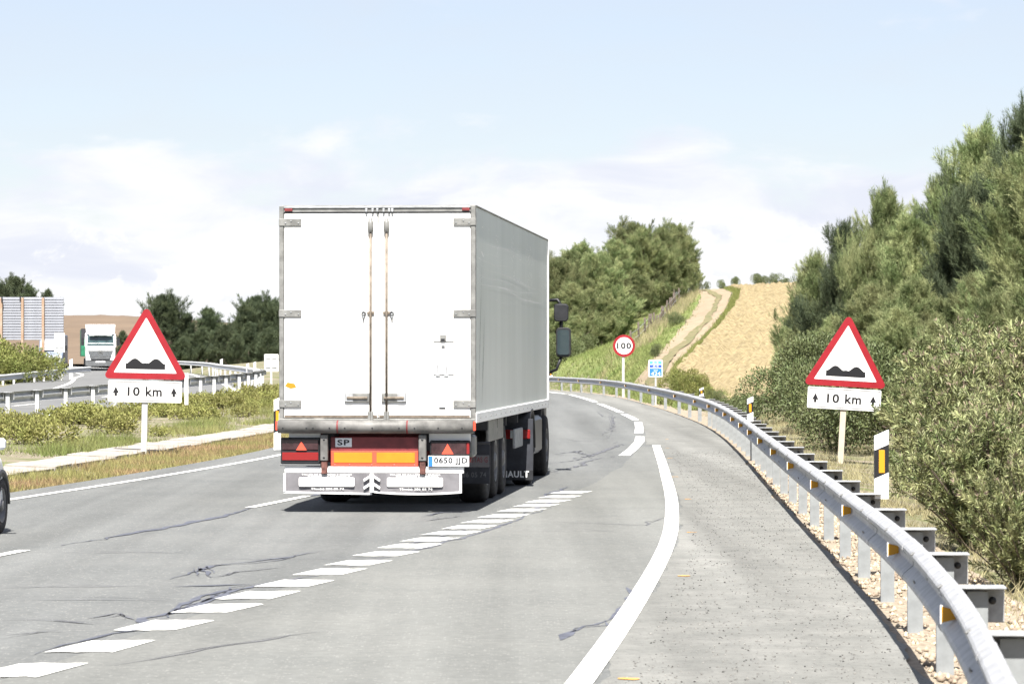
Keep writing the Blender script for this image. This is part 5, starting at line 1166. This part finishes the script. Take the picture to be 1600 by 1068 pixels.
# low planting on the median, between gutter and opposite guardrail
cnt = 0
for y in np.arange(46, 128, .62):
    a, b = float(gut(y)) - 1.1, float(rail_O(y)) + .55
    if a - b < .8: continue
    for j in range(3):
        t = rng.beta(2.2, 1.25); x = a + (b - a)*t; yy = y + rng.normal(0, .4)
        if rng.random() > (.22 + .68*t) or math.sin(yy*.55 + x*1.3) + math.sin(yy*.23) < -1.0: continue
        if (x/yy*F + CX) < -25 or (x/yy*F + CX) > 470: continue
        if cnt >= 215: continue
        cnt += 1; shrub('median_shrub', 'low yellow green shrub in the planted median strip', 'low shrubs on the median', x, yy, rng.uniform(.24, .50)*(1.2 if rng.random() < .15 else 1), YL[rng.integers(0, 3)], rng.uniform(.95, 1.4), .03)

# ------------------------------------------------------------------ grass
def grass_mesh(name, X, Y, zf, blades, hmin, hmax, width, spread, r, lean=.45):
    n = len(X); b = np.stack([np.repeat(X, blades) + r.normal(0, spread, n*blades), np.repeat(Y, blades) + r.normal(0, spread, n*blades)], 1)
    z = zf(b[:, 0], b[:, 1]); base = np.column_stack([b, z - .01]); m = len(base)
    ax = unit(np.column_stack([r.normal(0, lean, m), r.normal(0, lean, m), np.ones(m)])); l = r.uniform(hmin, hmax, m)*np.repeat(r.uniform(.6, 1.25, n), blades)
    V, Fc = needles(base, ax, l, r.uniform(.7, 1.3, m)*width, r); return raw_mesh(name, V, Fc)
def scatter(ya, yb, fa, fb, n, r, p=0.0):
    Y = r.uniform(ya, yb, n); t = r.random(n); A_, B_ = fa(Y), fb(Y); return A_ + (B_ - A_)*t, Y
def stuff(name, me, m, label, cat): tag(link(name, me, m), label, cat, kind='stuff')
rg = np.random.default_rng(5)
X, Y = scatter(26, 125, lambda y: edge_L(y) - .08, lambda y: gut(y) + .55, 5200, rg)
stuff('dry_grass', grass_mesh('dry_grass', X, Y, terrain, 16, .07, .20, .012, .07, rg), M['drygrass'], 'dry yellow and reddish grass strip between road edge and gutter', 'grass')
X, Y = scatter(36, 125, lambda y: gut(y) - .5, lambda y: gut(y) - 2.6, 2600, rg); keep = np.sin(X*1.7 + Y*.33) + np.sin(Y*.71) + rg.normal(0, .5, len(X)) > -.35
stuff('median_grass', grass_mesh('median_grass', X[keep], Y[keep], terrain, 18, .10, .30, .012, .10, rg), M['grass'], 'green grass tufts beside the gutter on the median', 'grass')
X, Y = scatter(50, 128, lambda y: gut(y) - 1.0, lambda y: rail_O(y) + .3, 5200, rg)
stuff('plant_litter', grass_mesh('plant_litter', X, Y, terrain, 6, .03, .09, .016, .12, rg, 2.0), M['litter'], 'greyish dry litter under the median planting', 'litter')
X, Y = scatter(13, 110, lambda y: rail_R(y) + .75, lambda y: rail_R(y) + 3.6, 4200, rg); keep = rg.random(len(X)) < .22 + .3*(np.sin(Y*.6 + X) > 0)
stuff('verge_grass', grass_mesh('verge_grass', X[keep], Y[keep], terrain, 14, .08, .28, .009, .10, rg, .6), M['palegrass'], 'pale dry grass on the verge behind the near guardrail', 'grass')
X, Y = scatter(118, 262, lambda y: rail_R(y) + 1.0, lambda y: np.where(y > 132, tl(y) - .15, rail_R(y) + 3), 9000, rg)
stuff('meadow_grass', grass_mesh('meadow_grass', X, Y, lambda x, y: terrain(x, y) + .03, 8, .12, .34, .035, .22, rg, .5), M['meadow'], 'green meadow grass on the slope behind the far guardrail', 'grass')
X, Y = scatter(140, 264, lambda y: tr_(y) + .35, lambda y: fl_(y) - .15, 2200, rg)
stuff('ditch_grass', grass_mesh('ditch_grass', X, Y, lambda x, y: terrain(x, y) + .03, 12, .10, .32, .03, .12, rg, .5), M['gbush'], 'dark green grass strip between dirt track and ploughed field', 'grass')
# tall pale weeds along the fence line
fx, fy0, fy1 = px_path([(934,600),(950,578),(968,560),(990,545),(1015,525),(1040,505),(1062,478),(1078,460)])
X, Y = scatter(max(fy0, 150), fy1, lambda y: fx(y) - .8, lambda y: fx(y) + .9, 750, rg); keep = np.abs(np.sin(Y*.21)) + rg.random(len(X))*.5 > .5
stuff('pale_weeds', grass_mesh('pale_weeds', X[keep], Y[keep], lambda x, y: terrain(x, y) + .03, 12, .25, .75, .022, .16, rg, .3), M['palegrass'], 'tall pale seeded grass along the fence on the hillside', 'grass')

# ------------------------------------------------------------------ fence on the hillside
fc = thing('field_fence', 'old wooden post fence climbing the hill beside the pines', 'fence', (float(fx(fy0 + 8)), fy0 + 8, T1(float(fx(fy0 + 8)), fy0 + 8)))
tops = []
for yy in np.arange(fy0 + 10, fy1, 4.2):
    xx = float(fx(yy)) - .35; z = T1(xx, yy); h_ = rng.uniform(.95, 1.25); q = Vector((xx, yy, z)) - fc.location; ln = rng.normal(0, .05)
    MB().tube([q + Vector((0, 0, -.3)), q + Vector((ln, 0, h_))], [.075, .06], 7).build('fence_post', M['wood'], fc); tops.append(q)
for hz in (.4, .8):
    MB().tube([p + Vector((0, -.06, hz)) for p in tops], .012, 4, False).build('wire', M['galv_dark'], fc)
# loose stones on the gravel verge and grains on the shoulder
st_ = MB().lathe([(-.5, .0), (-.35, .38), (.05, .5), (.38, .34), (.5, .0)], 6, 'z', smooth=False).mesh('stone')
Yp = rg.uniform(14, 60, 5200); Xp = rail_R(Yp) + rg.uniform(-.12, 1.1, len(Yp)); sc_ = rg.uniform(.012, .038, len(Yp))
base_v = np.empty(len(st_.vertices)*3, np.float32); st_.vertices.foreach_get("co", base_v); base_v = base_v.reshape(-1, 3)
octv = np.array([(1,0,0),(0,1,0),(-1,0,0),(0,-1,0),(0,0,.8),(0,0,-.6)], float); octf = np.array([(0,1,4),(1,2,4),(2,3,4),(3,0,4),(1,0,5),(2,1,5),(3,2,5),(0,3,5)])
def stones(Xp, Yp, Zp, sc, r):
    a = r.uniform(0, 6.28, len(Xp)); v = octv[None]*sc[:, None, None]*r.uniform(.6, 1.3, (len(Xp), 6, 1)); c, s = np.cos(a)[:, None], np.sin(a)[:, None]
    V = np.stack([v[..., 0]*c - v[..., 1]*s + Xp[:, None], v[..., 0]*s + v[..., 1]*c + Yp[:, None], v[..., 2] + Zp[:, None]], -1).reshape(-1, 3)
    return V, (np.arange(len(Xp))[:, None, None]*6 + octf[None]).reshape(-1, 3)
zp = np.where(Xp < rail_R(Yp) - .1, -.005, np.maximum(-.012 - .05*(Xp - rail_R(Yp)), terrain(Xp, Yp) + .02)) + .004
V, Fc = stones(Xp, Yp, zp, sc_, rg)
M['pebble'] = mat('pale_pebbles', (.36, .29, .21), .9, island=.45, var=.2, scale=3)
stuff('gravel', raw_mesh('gravel', V, Fc), M['pebble'], 'pale loose gravel under the near guardrail', 'gravel')
M['grit'] = mat('shoulder_grit', (.15, .145, .135), .9, island=.95)
Yp = 17 + 50*rg.random(5200)**1.3; t = rg.random(len(Yp)); Xp = line_S(Yp) + .25 + (edge_R(Yp) - line_S(Yp) - .3)*t; V, Fc = stones(Xp, Yp, np.full(len(Yp), .006), rg.uniform(.003, .010, len(Yp)), rg)
stuff('grit', raw_mesh('grit', V, Fc), M['grit'], 'dark grit scattered on the right hard shoulder', 'grit')
